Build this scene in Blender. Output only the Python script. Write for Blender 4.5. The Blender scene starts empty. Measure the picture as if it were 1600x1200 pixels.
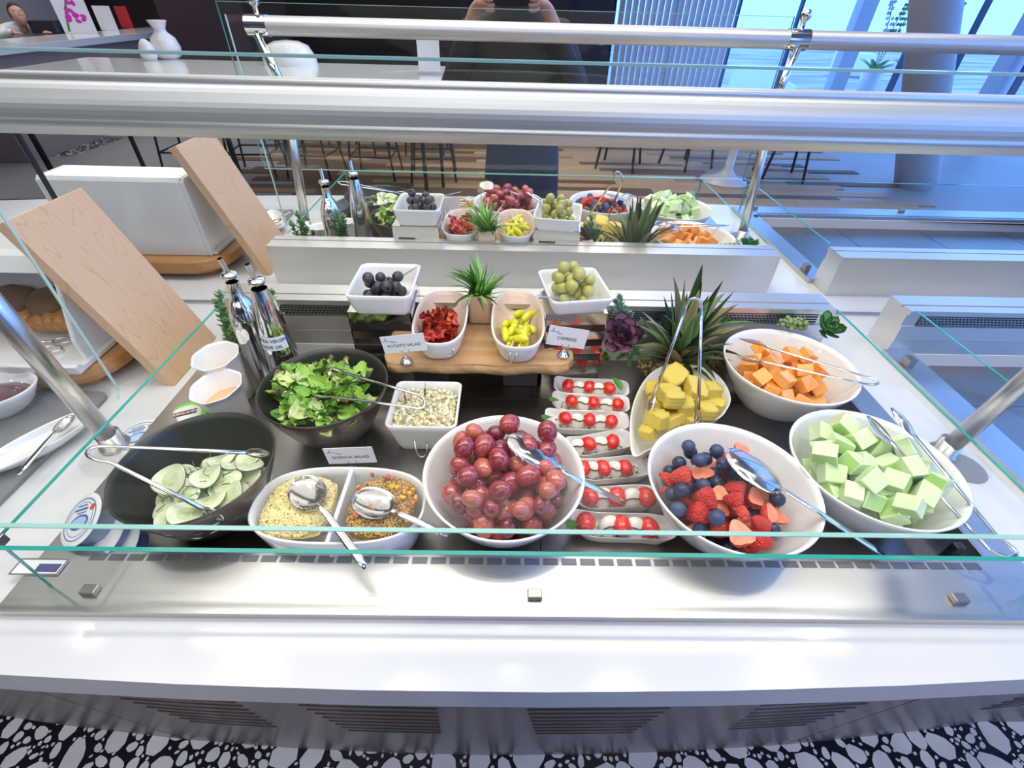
import bpy, bmesh, math, random
import numpy as np
from mathutils import Vector, Matrix, Euler
from math import pi, sin, cos, tan, radians as R
rng = random.Random(7)
S = bpy.context.scene
C = S.collection
# ------------------------------------------------------------------ camera
PITCH, ROLL, YAW, FPX, CAMZ = R(39.457), .0276, .01826, 734.54, .585
_cy, _sy = cos(YAW), sin(YAW)
FW = Vector((_sy*cos(PITCH), _cy*cos(PITCH), -sin(PITCH)))
_rt = Vector((_cy, -_sy, 0)); _up = _rt.cross(FW)
RT = _rt*cos(ROLL) + _up*sin(ROLL)
UP = _up*cos(ROLL) - _rt*sin(ROLL)
CAM = Vector((0, 0, CAMZ))
cd = bpy.data.cameras.new('camera'); cam = bpy.data.objects.new('camera', cd); C.objects.link(cam)
M = Matrix((RT, UP, -FW)).transposed().to_4x4(); M.translation = CAM
cam.matrix_world = M
cd.sensor_fit = 'HORIZONTAL'; cd.sensor_width = 36; cd.lens = 36*FPX/1600; cd.clip_start = .01; cd.clip_end = 200
S.camera = cam
S.view_settings.view_transform = 'Standard'; S.view_settings.look = 'None'
S.view_settings.exposure = 0.08; S.view_settings.gamma = 1
S.view_settings.use_curve_mapping = False
cy = S.cycles
cy.use_denoising = True; cy.max_bounces = 10; cy.transparent_max_bounces = 24
cy.diffuse_bounces = 3; cy.glossy_bounces = 5; cy.transmission_bounces = 6
cy.caustics_reflective = True; cy.caustics_refractive = False; cy.sample_clamp_indirect = 6

# ------------------------------------------------------------------ world: cold daylight outside the glazing
w = bpy.data.worlds.new('sky'); S.world = w; w.use_nodes = True
nt = w.node_tree; bg = nt.nodes['Background']
bg.inputs[0].default_value = (.16, .37, 1, 1); bg.inputs[1].default_value = 3.4

def light(name, typ, loc, energy, color=(1, 1, 1), size=.3, size_y=None, rot=(0, 0, 0), spot=None, blend=.5):
    l = bpy.data.lights.new(name, typ); l.energy = energy; l.color = color
    if typ == 'AREA':
        l.size = size
        if size_y: l.shape = 'RECTANGLE'; l.size_y = size_y
    else:
        l.shadow_soft_size = size
    if spot: l.spot_size = spot; l.spot_blend = blend
    o = bpy.data.objects.new(name, l); o.location = loc; o.rotation_euler = rot; C.objects.link(o)
    return o
CEIL = 2.0; HIGH = 5.6      # unseen atrium to the east, raised so the steel reflects blue daylight
# broad fill lights added below the ceiling, then the recessed downlights over the counters
light('ceiling_fill_light', 'AREA', (-.3, .8, CEIL-.03), 29, (1, .97, .93), 3.2, 2.0)
light('ceiling_fill_light', 'AREA', (.1, -1.5, CEIL-.03), 26, (1, .965, .92), 3.0, 1.4)
light('ceiling_fill_light', 'AREA', (-2.4, -3.2, CEIL-.03), 34, (1, .97, .93), 3.2, 3.0)
light('ceiling_fill_light', 'AREA', (.6, -3.6, CEIL-.03), 34, (1, .95, .88), 2.4, 2.0)
light('ceiling_fill_light', 'AREA', (-5.6, -4.8, CEIL-.03), 40, (1, .97, .95), 2.2, 3.0)
DOWN = [(-2.1, 1.04), (-1.2, .86), (.05, 1.0), (1.37, .84), (1.65, 1.05), (-.42, .72), (.55, .74), (1.9, .2), (-.1, -.75), (-2.6, -1.6), (-1.2, -2.6)]  # pair over the filled well added to light the food directly
for i, (x, y) in enumerate(DOWN):
    light('downlight_lamp', 'SPOT', (x, y, CEIL-.035), 14, (1, .95, .88), .045, spot=R(95), blend=.8)
# daylight entering through the glazed wall (portal-sized soft source at the glass)

# fill light added under the guard rail to brighten the food
light('rail_fill_light', 'AREA', (.05, .430, .4855), 1.6, (1, .96, .90), 1.4, .02)

# ------------------------------------------------------------------ pixel helpers (photograph frame) -> world points
def ray(px, py): return RT*((px-800)/FPX) - UP*((py-600)/FPX) + FW
def U(px, py, z): d = ray(px, py); return CAM + d*((z-CAMZ)/d.z)
def V(px, py, y): d = ray(px, py); return CAM + d*(y/d.y)

# ------------------------------------------------------------------ materials
MATS = {}
def mat(name, col, rough=.5, metal=0, spec=.5, coat=0, sss=0, emis=None, alpha=1, noise=None, bump=None, trans=0):
    """noise=(scale, colour2, contrast, (sx,sy,sz)); bump=(scale, strength, distance)"""
    if name in MATS: return MATS[name]
    m = bpy.data.materials.new(name); m.use_nodes = True; n = m.node_tree; b = n.nodes['Principled BSDF']
    b.inputs['Base Color'].default_value = (*col, 1); b.inputs['Roughness'].default_value = rough
    b.inputs['Metallic'].default_value = metal; b.inputs['Specular IOR Level'].default_value = spec
    b.inputs['Coat Weight'].default_value = coat; b.inputs['Coat Roughness'].default_value = .06
    if sss:
        b.inputs['Subsurface Weight'].default_value = sss; b.inputs['Subsurface Radius'].default_value = (.6, .3, .2); b.inputs['Subsurface Scale'].default_value = .008
    if emis: b.inputs['Emission Color'].default_value = (*emis[0], 1); b.inputs['Emission Strength'].default_value = emis[1]
    if trans: b.inputs['Transmission Weight'].default_value = trans
    tc = None
    if noise or bump:
        tc = n.nodes.new('ShaderNodeTexCoord')
    if noise:
        mp = n.nodes.new('ShaderNodeMapping'); mp.inputs['Scale'].default_value = noise[3] if len(noise) > 3 else (1, 1, 1)
        tx = n.nodes.new('ShaderNodeTexNoise'); tx.inputs['Scale'].default_value = noise[0]; tx.inputs['Detail'].default_value = 4
        rp = n.nodes.new('ShaderNodeValToRGB'); k = noise[2]
        rp.color_ramp.elements[0].position = .5-k; rp.color_ramp.elements[1].position = .5+k
        rp.color_ramp.elements[0].color = (*col, 1); rp.color_ramp.elements[1].color = (*noise[1], 1)
        n.links.new(tc.outputs['Object'], mp.inputs[0]); n.links.new(mp.outputs[0], tx.inputs['Vector'])
        n.links.new(tx.outputs[0], rp.inputs[0]); n.links.new(rp.outputs[0], b.inputs['Base Color'])
    if bump:
        t2 = n.nodes.new('ShaderNodeTexNoise'); t2.inputs['Scale'].default_value = bump[0]; t2.inputs['Detail'].default_value = 3
        mp2 = n.nodes.new('ShaderNodeMapping'); mp2.inputs['Scale'].default_value = bump[3] if len(bump) > 3 else (1, 1, 1)
        bp = n.nodes.new('ShaderNodeBump'); bp.inputs['Strength'].default_value = bump[1]; bp.inputs['Distance'].default_value = bump[2]
        n.links.new(tc.outputs['Object'], mp2.inputs[0]); n.links.new(mp2.outputs[0], t2.inputs['Vector'])
        n.links.new(t2.outputs[0], bp.inputs['Height']); n.links.new(bp.outputs[0], b.inputs['Normal'])
    MATS[name] = m
    return m
def steel_mat(name, col, rough, sc):
    m = mat(name, col, rough, 1); n = m.node_tree; b = n.nodes['Principled BSDF']
    tc = n.nodes.new('ShaderNodeTexCoord'); mp = n.nodes.new('ShaderNodeMapping'); mp.inputs['Scale'].default_value = sc
    tx = n.nodes.new('ShaderNodeTexNoise'); tx.inputs['Scale'].default_value = 1; tx.inputs['Detail'].default_value = 3
    mr = n.nodes.new('ShaderNodeMapRange'); mr.inputs['To Min'].default_value = rough-.04; mr.inputs['To Max'].default_value = rough+.06
    bp = n.nodes.new('ShaderNodeBump'); bp.inputs['Strength'].default_value = .05; bp.inputs['Distance'].default_value = .0002
    n.links.new(tc.outputs['Object'], mp.inputs[0]); n.links.new(mp.outputs[0], tx.inputs['Vector'])
    n.links.new(tx.outputs[0], mr.inputs[0]); n.links.new(mr.outputs[0], b.inputs['Roughness'])
    n.links.new(tx.outputs[0], bp.inputs['Height']); n.links.new(bp.outputs[0], b.inputs['Normal'])
    return m
def glass_mat(name, tint, ior=1.5, rough=0):
    m = bpy.data.materials.new(name); m.use_nodes = True; n = m.node_tree; n.nodes.clear()
    o = n.nodes.new('ShaderNodeOutputMaterial'); mx = n.nodes.new('ShaderNodeMixShader')
    t = n.nodes.new('ShaderNodeBsdfTransparent'); t.inputs[0].default_value = (*tint, 1)
    g = n.nodes.new('ShaderNodeBsdfGlossy'); g.inputs['Roughness'].default_value = rough
    lw = n.nodes.new('ShaderNodeLayerWeight'); lw.inputs[0].default_value = .5      # Schlick: f0 + (1-f0)(1-cos)^5, both faces alike
    pw = n.nodes.new('ShaderNodeMath'); pw.operation = 'POWER'; pw.inputs[1].default_value = 5
    f = n.nodes.new('ShaderNodeMath'); f.operation = 'MULTIPLY_ADD'; f0 = ((ior-1)/(ior+1))**2
    f.inputs[1].default_value = .08*(1-f0); f.inputs[2].default_value = f0
    n.links.new(lw.outputs['Facing'], pw.inputs[0]); n.links.new(pw.outputs[0], f.inputs[0])
    n.links.new(f.outputs[0], mx.inputs[0]); n.links.new(t.outputs[0], mx.inputs[1]); n.links.new(g.outputs[0], mx.inputs[2])
    n.links.new(mx.outputs[0], o.inputs[0]); MATS[name] = m
    return m
STEEL = steel_mat('brushed_steel', (.60, .59, .57), .30, (8, 900, 900))
SATIN = mat('satin_block_steel', (.80, .78, .75), .34, .82, noise=(5, (.72, .70, .66), .3, (1, 1, 3)))
STEELY = steel_mat('brushed_steel_vertical', (.66, .64, .60), .30, (900, 900, 8))
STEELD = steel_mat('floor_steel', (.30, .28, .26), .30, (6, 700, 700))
ALU = mat('satin_aluminium', (.70, .71, .72), .42, .75)
CHROME = mat('chrome', (.82, .82, .82), .07, 1)
CUTL = mat('cutlery_steel', (.78, .77, .76), .12, 1)
GLASS = glass_mat('clear_glass', (.985, .995, .99), 1.22)   # anti-reflective coated panes
PLAST = glass_mat('clear_plastic', (.97, .97, .97), 1.4, .05)
GEDGE = mat('glass_edge_green', (.03, .36, .29), .12, 0, .8, trans=.0)
QUARTZ = mat('white_quartz', (.76, .76, .76), .12, 0, .5, noise=(3, (.71, .71, .72), .3))
PORC = mat('white_porcelain', (.88, .88, .87), .10, 0, .5, coat=.4)
GPALE = mat('glass_edge_painted_glint', (.34, .60, .56), .15, 0, .8)  # green edge painted paler to stand in for light reflected off it
PORCIN = mat('porcelain_warm_inside', (.86, .66, .56), .2, 0, .5, coat=.3)
BLKIN = mat('bowl_dark_inside', (.035, .038, .03), .32, 0, .5)
BLKOUT = mat('bowl_bronze_outside', (.16, .12, .10), .3, .75)
DARK = mat('dark_plastic', (.02, .02, .022), .4)
BLACKM = mat('black_metal', (.012, .012, .015), .45, .3)
PANEL = mat('brown_laminate', (.13, .105, .10), .28, .25, noise=(1.2, (.20, .16, .15), .3, (6, 6, 1)))
MIRROR = mat('mirror_silver', (.95, .96, .96), .0, 1)
PAPER = mat('white_paper', (.86, .86, .86), .6)
INK = mat('grey_ink', (.10, .10, .12), .7)
BLUEINK = mat('blue_print', (.06, .16, .5), .5)

# ------------------------------------------------------------------ geometry helpers
def link(name, bm, m, parent=None, smooth=False):
    me = bpy.data.meshes.new(name)
    bmesh.ops.recalc_face_normals(bm, faces=bm.faces)
    bm.to_mesh(me); bm.free()
    for x in (m if isinstance(m, (list, tuple)) else [m]): me.materials.append(x)
    if smooth:
        me.polygons.foreach_set('use_smooth', [True]*len(me.polygons))
    o = bpy.data.objects.new(name, me); C.objects.link(o)
    if parent: o.parent = parent
    return o
def inst(name, me, parent=None, mw=None, loc=None, rot=None, sc=None):
    o = bpy.data.objects.new(name, me); C.objects.link(o)
    if parent: o.parent = parent
    if mw is not None: o.matrix_basis = mw
    if loc is not None: o.location = loc
    if rot is not None: o.rotation_euler = rot
    if sc is not None: o.scale = sc if hasattr(sc, '__len__') else (sc,)*3
    return o
def tag(o, label, cat, group=None, kind=None):
    o['label'] = label; o['category'] = cat
    if group: o['group'] = group
    if kind: o['kind'] = kind
    return o
def thing(name, label, cat, loc=(0, 0, 0), group=None, rot=(0, 0, 0)):
    o = bpy.data.objects.new(name, None); o.empty_display_size = .02; C.objects.link(o)
    o.location = loc; o.rotation_euler = rot
    return tag(o, label, cat, group)
def struct(o): o['kind'] = 'structure'; return o
def box(bm, x0, x1, y0, y1, z0, z1, bev=0, mi=0, mx=None):
    vs = [bm.verts.new((x, y, z)) for z in (z0, z1) for y in (y0, y1) for x in (x0, x1)]
    fs = [bm.faces.new([vs[i] for i in f]) for f in ((0, 2, 3, 1), (4, 5, 7, 6), (0, 1, 5, 4), (2, 6, 7, 3), (0, 4, 6, 2), (1, 3, 7, 5))]
    for f in fs: f.material_index = mi
    if mx is not None:
        for v in vs: v.co = mx @ v.co
    if bev:
        es = list({e for f in fs for e in f.edges})
        bmesh.ops.bevel(bm, geom=es, offset=bev, segments=2, affect='EDGES', profile=.5)
def lathe(bm, prof, seg=32, loc=(0, 0, 0), mi=None, sx=1, sy=1):
    """prof [(r,z)...]; r==0 closes"""
    rings = []
    for r, z in prof:
        if r < 1e-7: rings.append([bm.verts.new((loc[0], loc[1], loc[2]+z))])
        else: rings.append([bm.verts.new((loc[0]+sx*r*cos(2*pi*i/seg), loc[1]+sy*r*sin(2*pi*i/seg), loc[2]+z)) for i in range(seg)])
    for k in range(len(rings)-1):
        a, b = rings[k], rings[k+1]
        for i in range(seg):
            j = (i+1) % seg
            if len(a) == 1 and len(b) == 1: continue
            if len(a) == 1: f = bm.faces.new((a[0], b[i], b[j]))
            elif len(b) == 1: f = bm.faces.new((a[i], b[0], a[j]))
            else: f = bm.faces.new((a[i], b[i], b[j], a[j]))
            if mi: f.material_index = mi[k]
    return rings
def tube(bm, pts, rad, seg=8, flat=1.0, closed=False, up=Vector((0, 0, 1)), cap=True):
    """rad: number or list; flat scales the second axis; up orients it"""
    pts = [Vector(p) for p in pts]; n = len(pts); rings = []
    for i, p in enumerate(pts):
        if closed: t = pts[(i+1) % n]-pts[i-1]
        else: t = pts[min(i+1, n-1)]-pts[max(i-1, 0)]
        t.normalize(); s = t.cross(up)
        if s.length < 1e-4: s = t.cross(Vector((1, 0, 0)))
        s.normalize(); u = s.cross(t).normalized()
        r = rad[i] if hasattr(rad, '__len__') else rad
        fl = flat[i] if hasattr(flat, '__len__') else flat
        rings.append([bm.verts.new(p + s*(r*cos(2*pi*k/seg)) + u*(r*fl*sin(2*pi*k/seg))) for k in range(seg)])
    m = n if closed else n-1
    for i in range(m):
        a, b = rings[i], rings[(i+1) % n]
        for k in range(seg): bm.faces.new((a[k], a[(k+1) % seg], b[(k+1) % seg], b[k]))
    if cap and not closed: bm.faces.new(rings[0][::-1]); bm.faces.new(rings[-1])
    return rings
def prism(bm, pts, z0, z1, mx=None, bev=0):
    a = [bm.verts.new((x, y, z0)) for x, y in pts]; b = [bm.verts.new((x, y, z1)) for x, y in pts]
    n = len(pts); fs = [bm.faces.new(a[::-1]), bm.faces.new(b)]
    for i in range(n): fs.append(bm.faces.new((a[i], a[(i+1) % n], b[(i+1) % n], b[i])))
    if mx is not None:
        for v in a+b: v.co = mx @ v.co
    if bev: bmesh.ops.bevel(bm, geom=list({e for f in fs[:2] for e in f.edges}), offset=bev, segments=2, affect='EDGES')
def smooth_pts(pts, n=4, closed=False):
    P = [Vector(p) for p in pts]; out = []; N = len(P)
    for i in range(N if closed else N-1):
        if closed: p0, p1, p2, p3 = P[i-1], P[i], P[(i+1) % N], P[(i+2) % N]
        else: p0, p1, p2, p3 = P[max(i-1, 0)], P[i], P[i+1], P[min(i+2, N-1)]
        for k in range(n):
            t = k/n
            out.append(.5*((2*p1)+(p2-p0)*t+(2*p0-5*p1+4*p2-p3)*t*t+(3*p1-p0-3*p2+p3)*t**3))
    if not closed: out.append(P[-1].copy())
    return out
def axes(x, y, z, o):
    m = Matrix((x, y, z)).transposed().to_4x4(); m.translation = o; return m
def text(s, size, m, mw, parent, name='lettering', ext=.0002, align='CENTER'):
    c = bpy.data.curves.new('t', 'FONT'); c.body = s; c.size = size; c.align_x = align; c.align_y = 'CENTER'; c.extrude = ext; c.resolution_u = 2; c.offset = size*.012
    t = bpy.data.objects.new('t', c)
    me = bpy.data.meshes.new_from_object(t); bpy.data.objects.remove(t); bpy.data.curves.remove(c)
    me.name = name; me.materials.clear(); me.materials.append(m)
    return inst(name, me, parent, mw)
def outline_loft(bm, base, levels, mi=None, capb=True, capt=True):
    """base: list of (x,y) outline about origin; levels: [(scale, z)] or (sx, sy, z)"""
    rings = []
    for l in levels:
        sx, sy, z = (l[0], l[0], l[1]) if len(l) == 2 else l
        rings.append([bm.verts.new((x*sx, y*sy, z)) for x, y in base])
    n = len(base)
    for k in range(len(rings)-1):
        for i in range(n):
            f = bm.faces.new((rings[k][i], rings[k][(i+1) % n], rings[k+1][(i+1) % n], rings[k+1][i]))
            if mi: f.material_index = mi[k]
    if capb: bm.faces.new(rings[0][::-1])
    if capt:
        f = bm.faces.new(rings[-1])
        if mi: f.material_index = mi[-1]
def rrect(hx, hy, r, n=5):
    o = []
    for cx, cy_, a in ((hx-r, hy-r, 0), (-hx+r, hy-r, 90), (-hx+r, -hy+r, 180), (hx-r, -hy+r, 270)):
        for i in range(n+1): t = R(a+90*i/n); o.append((cx+r*cos(t), cy_+r*sin(t)))
    return o
def rect_well(bm, xs, ys, z0, z1, hole, bow=None):
    """solid slab on a grid of cells, minus cells for which hole(cx,cy) is true"""
    vt, vb = {}, {}
    def g(d, i, j, z):
        if (i, j) not in d:
            x, y = xs[i], ys[j]
            if bow: y = bow(x, y)
            d[i, j] = bm.verts.new((x, y, z))
        return d[i, j]
    cells = {(i, j) for i in range(len(xs)-1) for j in range(len(ys)-1) if not hole((xs[i]+xs[i+1])/2, (ys[j]+ys[j+1])/2)}
    for i, j in cells:
        bm.faces.new([g(vt, a, b, z1) for a, b in ((i, j), (i+1, j), (i+1, j+1), (i, j+1))])
        bm.faces.new([g(vb, a, b, z0) for a, b in ((i, j), (i, j+1), (i+1, j+1), (i+1, j))])
        for (di, dj), (a, b) in (((0, -1), ((i, j), (i+1, j))), ((1, 0), ((i+1, j), (i+1, j+1))), ((0, 1), ((i+1, j+1), (i, j+1))), ((-1, 0), ((i, j+1), (i, j)))):
            if (i+di, j+dj) not in cells:
                bm.faces.new((g(vt, *a, z1), g(vb, *a, z0), g(vb, *b, z0), g(vt, *b, z1)))
# ================================================================== ROOM
FZ = -.9
def MV(px, py, y):            # point seen in the mirror (plane y=1) -> real point on plane y
    p = V(px, py, 2-y); p.y = y; return p
def MU(px, py, z): p = U(px, py, z); p.y = 2-p.y; return p
CONC = mat('grey_concrete', (.30, .30, .31), .45, noise=(1.5, (.38, .38, .39), .3))
WALLM = mat('dark_wall', (.05, .035, .035), .6)
CEILM = mat('ceiling_grey', (.42, .42, .42), .7)
bm = bmesh.new(); box(bm, -8, 7.7, -9.1, 4.5, FZ-.1, FZ-.002); fl = struct(link('floor', bm, CONC))
bm = bmesh.new(); box(bm, -8, 2.2, -9.1, 4.5, CEIL, CEIL+.1); struct(link('ceiling', bm, CEILM))
bm = bmesh.new(); box(bm, 2.2, 7.7, -9.1, 4.5, HIGH, HIGH+.1); struct(link('ceiling_unseen_atrium', bm, CEILM))  # unseen, set high to let blue daylight reach the right well
bm = bmesh.new(); box(bm, 2.2, 2.3, -9.1, 4.5, CEIL+.1, HIGH); struct(link('wall_unseen_soffit', bm, CEILM))
bm = bmesh.new(); box(bm, -8.1, -8, -9, 4.5, FZ, CEIL); struct(link('wall_west', bm, mat('west_wall_paint', (.32, .27, .25), .7)))
bm = bmesh.new(); box(bm, -8, 7.7, 4.5, 4.6, FZ, HIGH); struct(link('wall_north', bm, mat('north_wall_paint', (.45, .44, .43), .7)))
bm = bmesh.new(); box(bm, -8, 1.9, -9.1, -9, FZ, CEIL); struct(link('wall_south', bm, WALLM))
# dark timber screen standing behind the communal table
bm = bmesh.new()
box(bm, -4.6, -3.5, -5.9, -5.8, FZ, 1.6)
o = link('timber_screen', bm, mat('dark_timber', (.05, .03, .035), .5)); tag(o, 'dark brown timber screen panel beyond the communal table', 'screen')
bm = bmesh.new(); box(bm, -3.45, .9, -7.3, -7.2, FZ, 1.6); o = link('black_partition', bm, mat('black_partition_paint', (.006, .006, .008), .4)); tag(o, 'long black partition behind the photographer', 'partition')
# terrazzo strip with real chips
TERR = mat('terrazzo_black', (.008, .009, .016), .25)
bm = bmesh.new(); box(bm, -8, 7.5, -.7, 1.6, FZ-.002, FZ); tz = struct(link('floor_terrazzo', bm, TERR))
CHIP = mat('terrazzo_chip', (.84, .82, .78), .3, noise=(7, (.62, .62, .64), .2))
def chips(name, x0, x1, y0, y1, n, seed):
    r_ = random.Random(seed); bm = bmesh.new(); cells = {}; G = .1
    for k in range(n):
        rad = (.034 if k < n*.03 else .021 if k < n*.12 else .012 if k < n*.4 else .0055)*r_.uniform(.75, 1.2)
        x, y = r_.uniform(x0, x1), r_.uniform(y0, y1); ci, cj = int(x/G), int(y/G); ok = True
        for a in (-1, 0, 1):
            for b in (-1, 0, 1):
                for (X, Y, Q) in cells.get((ci+a, cj+b), ()):
                    if (X-x)**2+(Y-y)**2 < (Q+rad)**2*.92: ok = False; break
                if not ok: break
            if not ok: break
        if not ok: continue
        cells.setdefault((ci, cj), []).append((x, y, rad))
        m_ = r_.randint(8, 11) if rad > .009 else 5; a0 = r_.uniform(0, 6); el = r_.uniform(.65, 1)
        vs = []
        for i in range(m_):
            t = 2*pi*i/m_+r_.uniform(-.12, .12); q = rad*(1+.14*sin(2*t+a0*3)+.06*sin(3*t+a0)); u, v = q*cos(t), q*el*sin(t)
            vs.append(bm.verts.new((x+u*cos(a0)-v*sin(a0), y+u*sin(a0)+v*cos(a0), FZ+.0006)))
        bm.faces.new(vs)
    for f in bm.faces:
        if f.normal.z < 0: f.normal_flip()
    me = bpy.data.meshes.new(name); bm.to_mesh(me); bm.free(); me.materials.append(CHIP)
    o = bpy.data.objects.new(name, me); C.objects.link(o); o['kind'] = 'stuff'; return o
o = chips('terrazzo_chip', -1.7, 1.9, .1, .55, 40000, 5); o.parent = tz
o = chips('terrazzo_chip', -6.6, -4.9, -4.6, -3.7, 3500, 6); o.parent = tz
bm = bmesh.new(); box(bm, -6.6, -4.9, -4.6, -3.7, FZ-.002, FZ); o = link('terrazzo_bed', bm, TERR, tz)
# warm timber floorboards
WOODS = [mat('floorboard_%s' % n_, c, .62, 0, .25, noise=(7, c2, .3, (1, 14, 1))) for n_, c, c2 in (('honey', (.60, .38, .19), (.46, .26, .12)), ('tan', (.46, .28, .13), (.36, .20, .09)), ('pale', (.60, .41, .24), (.46, .29, .15)), ('brown', (.20, .11, .06), (.15, .08, .045)))]
wf = struct(bpy.data.objects.new('floor_timber', None)); C.objects.link(wf)
rr = random.Random(3); pm = []
for k, m_ in enumerate(WOODS):
    bm = bmesh.new(); box(bm, -.597, .597, -.0595, .0595, FZ-.001, FZ+.006); me = bpy.data.meshes.new('plank'); bm.to_mesh(me); bm.free(); me.materials.append(m_); pm.append(me)
for j in range(32):
    off = rr.uniform(0, 1.2); y = -1.35-j*.12
    for i in range(6):
        x = -2.6+off+i*1.2
        if x > 3.6: continue
        inst('plank', rr.choice(pm if x > -.4 else [pm[3], pm[1], pm[3]]), wf, loc=(x, y, 0))
# glazed wall: mullions, panes, sill
MUL = mat('mullion_white', (.62, .66, .74), .4); MULD = mat('mullion_dark', (.05, .06, .12), .4)
BLIND = mat('blind_white', (.80, .82, .86), .6)
def window(name, p0, p1, n, cols=()):
    d = (Vector(p1)-Vector(p0)); L = d.length; d.normalize(); nrm = Vector((-d.y, d.x, 0))
    root = struct(bpy.data.objects.new(name, None)); C.objects.link(root)
    def bar(a, b, z0, z1, wd, m_, nm='mullion'):
        bm = bmesh.new(); box(bm, a, b, -wd, wd, z0, z1, mx=axes(d, nrm, Vector((0, 0, 1)), Vector(p0))); return link(nm, bm, m_, root)
    bar(0, L, FZ, FZ+.12, .06, MUL, 'sill'); bar(0, L, HIGH-.15, HIGH, .06, MUL, 'window_head')
    for i in range(n+1):
        s = L*i/n; bar(s-.02, s+.02, FZ+.12, HIGH-.15, .05, MULD)
        if i < n: bar(s+.02, s+L/n-.02, FZ+.12, HIGH-.15, .006, GLASS, 'pane')
    for s in cols: bar(s-.14, s+.14, FZ, HIGH, .12, MUL, 'window_post')
window('window_1', (1.9, -9.05, 0), (7.6, -9.05, 0), 5, (4.6,))
window('window_2', (7.6, -9.0, 0), (7.6, 4.5, 0), 10, (2.4, 5.4))
# vertical blind bands and the tall white panels beside the glazing
vb = thing('vertical_blind', 'white vertical slat blind at the blue glazing', 'blind', (2.9, -8.6, FZ))
for i in range(18):
    bm = bmesh.new(); box(bm, -.05, .05, -.004, .004, .05, 2.75); o = link('slat', bm, BLIND, vb); o.location = (-.95+i*.115, 0, 0); o.rotation_euler = (0, 0, .5)
bm = bmesh.new(); box(bm, -1.05, 1.1, -.03, .03, 2.76, 2.85); link('headrail', bm, MUL, vb)
# tilted round column
b0 = MU(1430, 291, FZ); t0 = MV(1463, 0, b0.y)
dr = (t0-b0).normalized(); top = b0+dr*((HIGH-FZ)/dr.z)
bm = bmesh.new(); tube(bm, [b0, top], .19, 40); struct(link('column', bm, mat('column_white', (.75, .75, .76), .5), smooth=True))
# apron outside
bm = bmesh.new(); box(bm, -60, 120, -140, 60, -6, -5.5); struct(link('ground', bm, mat('apron_concrete', (.34, .33, .33), .8, noise=(.12, (.60, .58, .58), .12, (1, 4, 1)))))
PLANEM = mat('aircraft_white', (.85, .87, .9), .4)
for i, (x, y) in enumerate(((20, -42), (38, -60))):
    t = thing('service_van', ['white service van parked on the apron beyond the glazing', 'white service van far out on the apron'][i], 'van', (x, y, -5.5), rot=(0, 0, .3))
    bm = bmesh.new(); prism(bm, [(-2.4, .5), (2.4, .5), (2.4, 1.2), (1.7, 1.4), (1.2, 2.2), (-2.4, 2.2)], -1, 1, Matrix(((1, 0, 0, 0), (0, 0, 1, 0), (0, 1, 0, 0), (0, 0, 0, 1))), .06); link('body', bm, PLANEM, t)
    for sx in (-1.5, 1.5):
        for sy in (-1, 1):
            bm = bmesh.new(); tube(bm, [(sx, sy*.8, .4), (sx, sy*1.02, .4)], .4, 16); link('wheel', bm, DARK, t)
# recessed downlight trims in the ceiling
for i, (x, y) in enumerate(DOWN):
    bm = bmesh.new(); lathe(bm, [(.05, -.004), (.075, -.004), (.075, .0), (.05, .0)], 24); o = link('downlight_trim', bm, MUL); o.location = (x, y, CEIL-.002)
    tag(o, 'round white recessed downlight trim in the ceiling', 'light', 'recessed downlights')

# ================================================================== ISLAND
def bow(x, y): return y + (.045*x*x if y < .2 else 0)
WX0, WX1 = -.545, .655      # near well opening
VX0, VX1 = .865, 2.05       # right well opening
xs = sorted(set([-3.0, -2, -1.4, -1.0, -.8, WX0, -.35, -.15, .05, .25, .45, WX1, VX0, 1.1, 1.4, VX1, 3.0]))
ys = [.182, .345, .835, 1.0, 1.9]
ct = thing('serving_counter', 'long white stone serving counter with rounded front edge over brown base', 'counter', (0, 0, FZ))
ct.location = (0, 0, 0)
def hole(x, y): return .345 < y < .835 and (WX0 < x < WX1 or VX0 < x < VX1)
bm = bmesh.new(); rect_well(bm, [x for x in xs if x <= WX0-.25 or x >= WX0-.26], ys, -.05, 0, hole, bow); link('countertop', bm, QUARTZ, ct)
def base_panel(x0, x1):
    bm = bmesh.new()
    n = 6; vs = []
    for i in range(n+1):
        x = x0+(x1-x0)*i/n; b = .045*x*x
        vs.append([bm.verts.new((x, y+b, z)) for y, z in ((.228, -.05), (.322, FZ), (.36, FZ), (.36, -.05))])
    for i in range(n):
        for k in range(4): bm.faces.new((vs[i][k], vs[i+1][k], vs[i+1][(k+1) % 4], vs[i][(k+1) % 4]))
    bm.faces.new(vs[0]); bm.faces.new(vs[-1][::-1])
    return link('base_panel', bm, PANEL, ct)
for x0, x1 in ((-3, -.802), (-.798, .736), (.74, 3)): base_panel(x0, x1)
SLOTM = mat('slot_shadow', (.045, .022, .018), .6)
def py_(z, x): return .228+(.322-.228)*(-.05-z)/(.85)+.045*x*x
for x0, x1 in ((-.66, -.44), (-.335, -.105), (.045, .285), (.44, .65), (1.0, 1.25)):
    for k in range(8):
        z = -.33-k*.034; bm = bmesh.new(); a_, b_ = x0+k*.004, x1-k*.002
        tube(bm, [(a_+(b_-a_)*i/6, py_(z, a_+(b_-a_)*i/6)+.0004, z) for i in range(7)], .0017, 4); link('louvre_slot', bm, SLOTM, ct)
bm = bmesh.new(); box(bm, -3, 3, .40, 1.85, FZ, -.05); link('carcass', bm, PANEL, ct)

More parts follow.
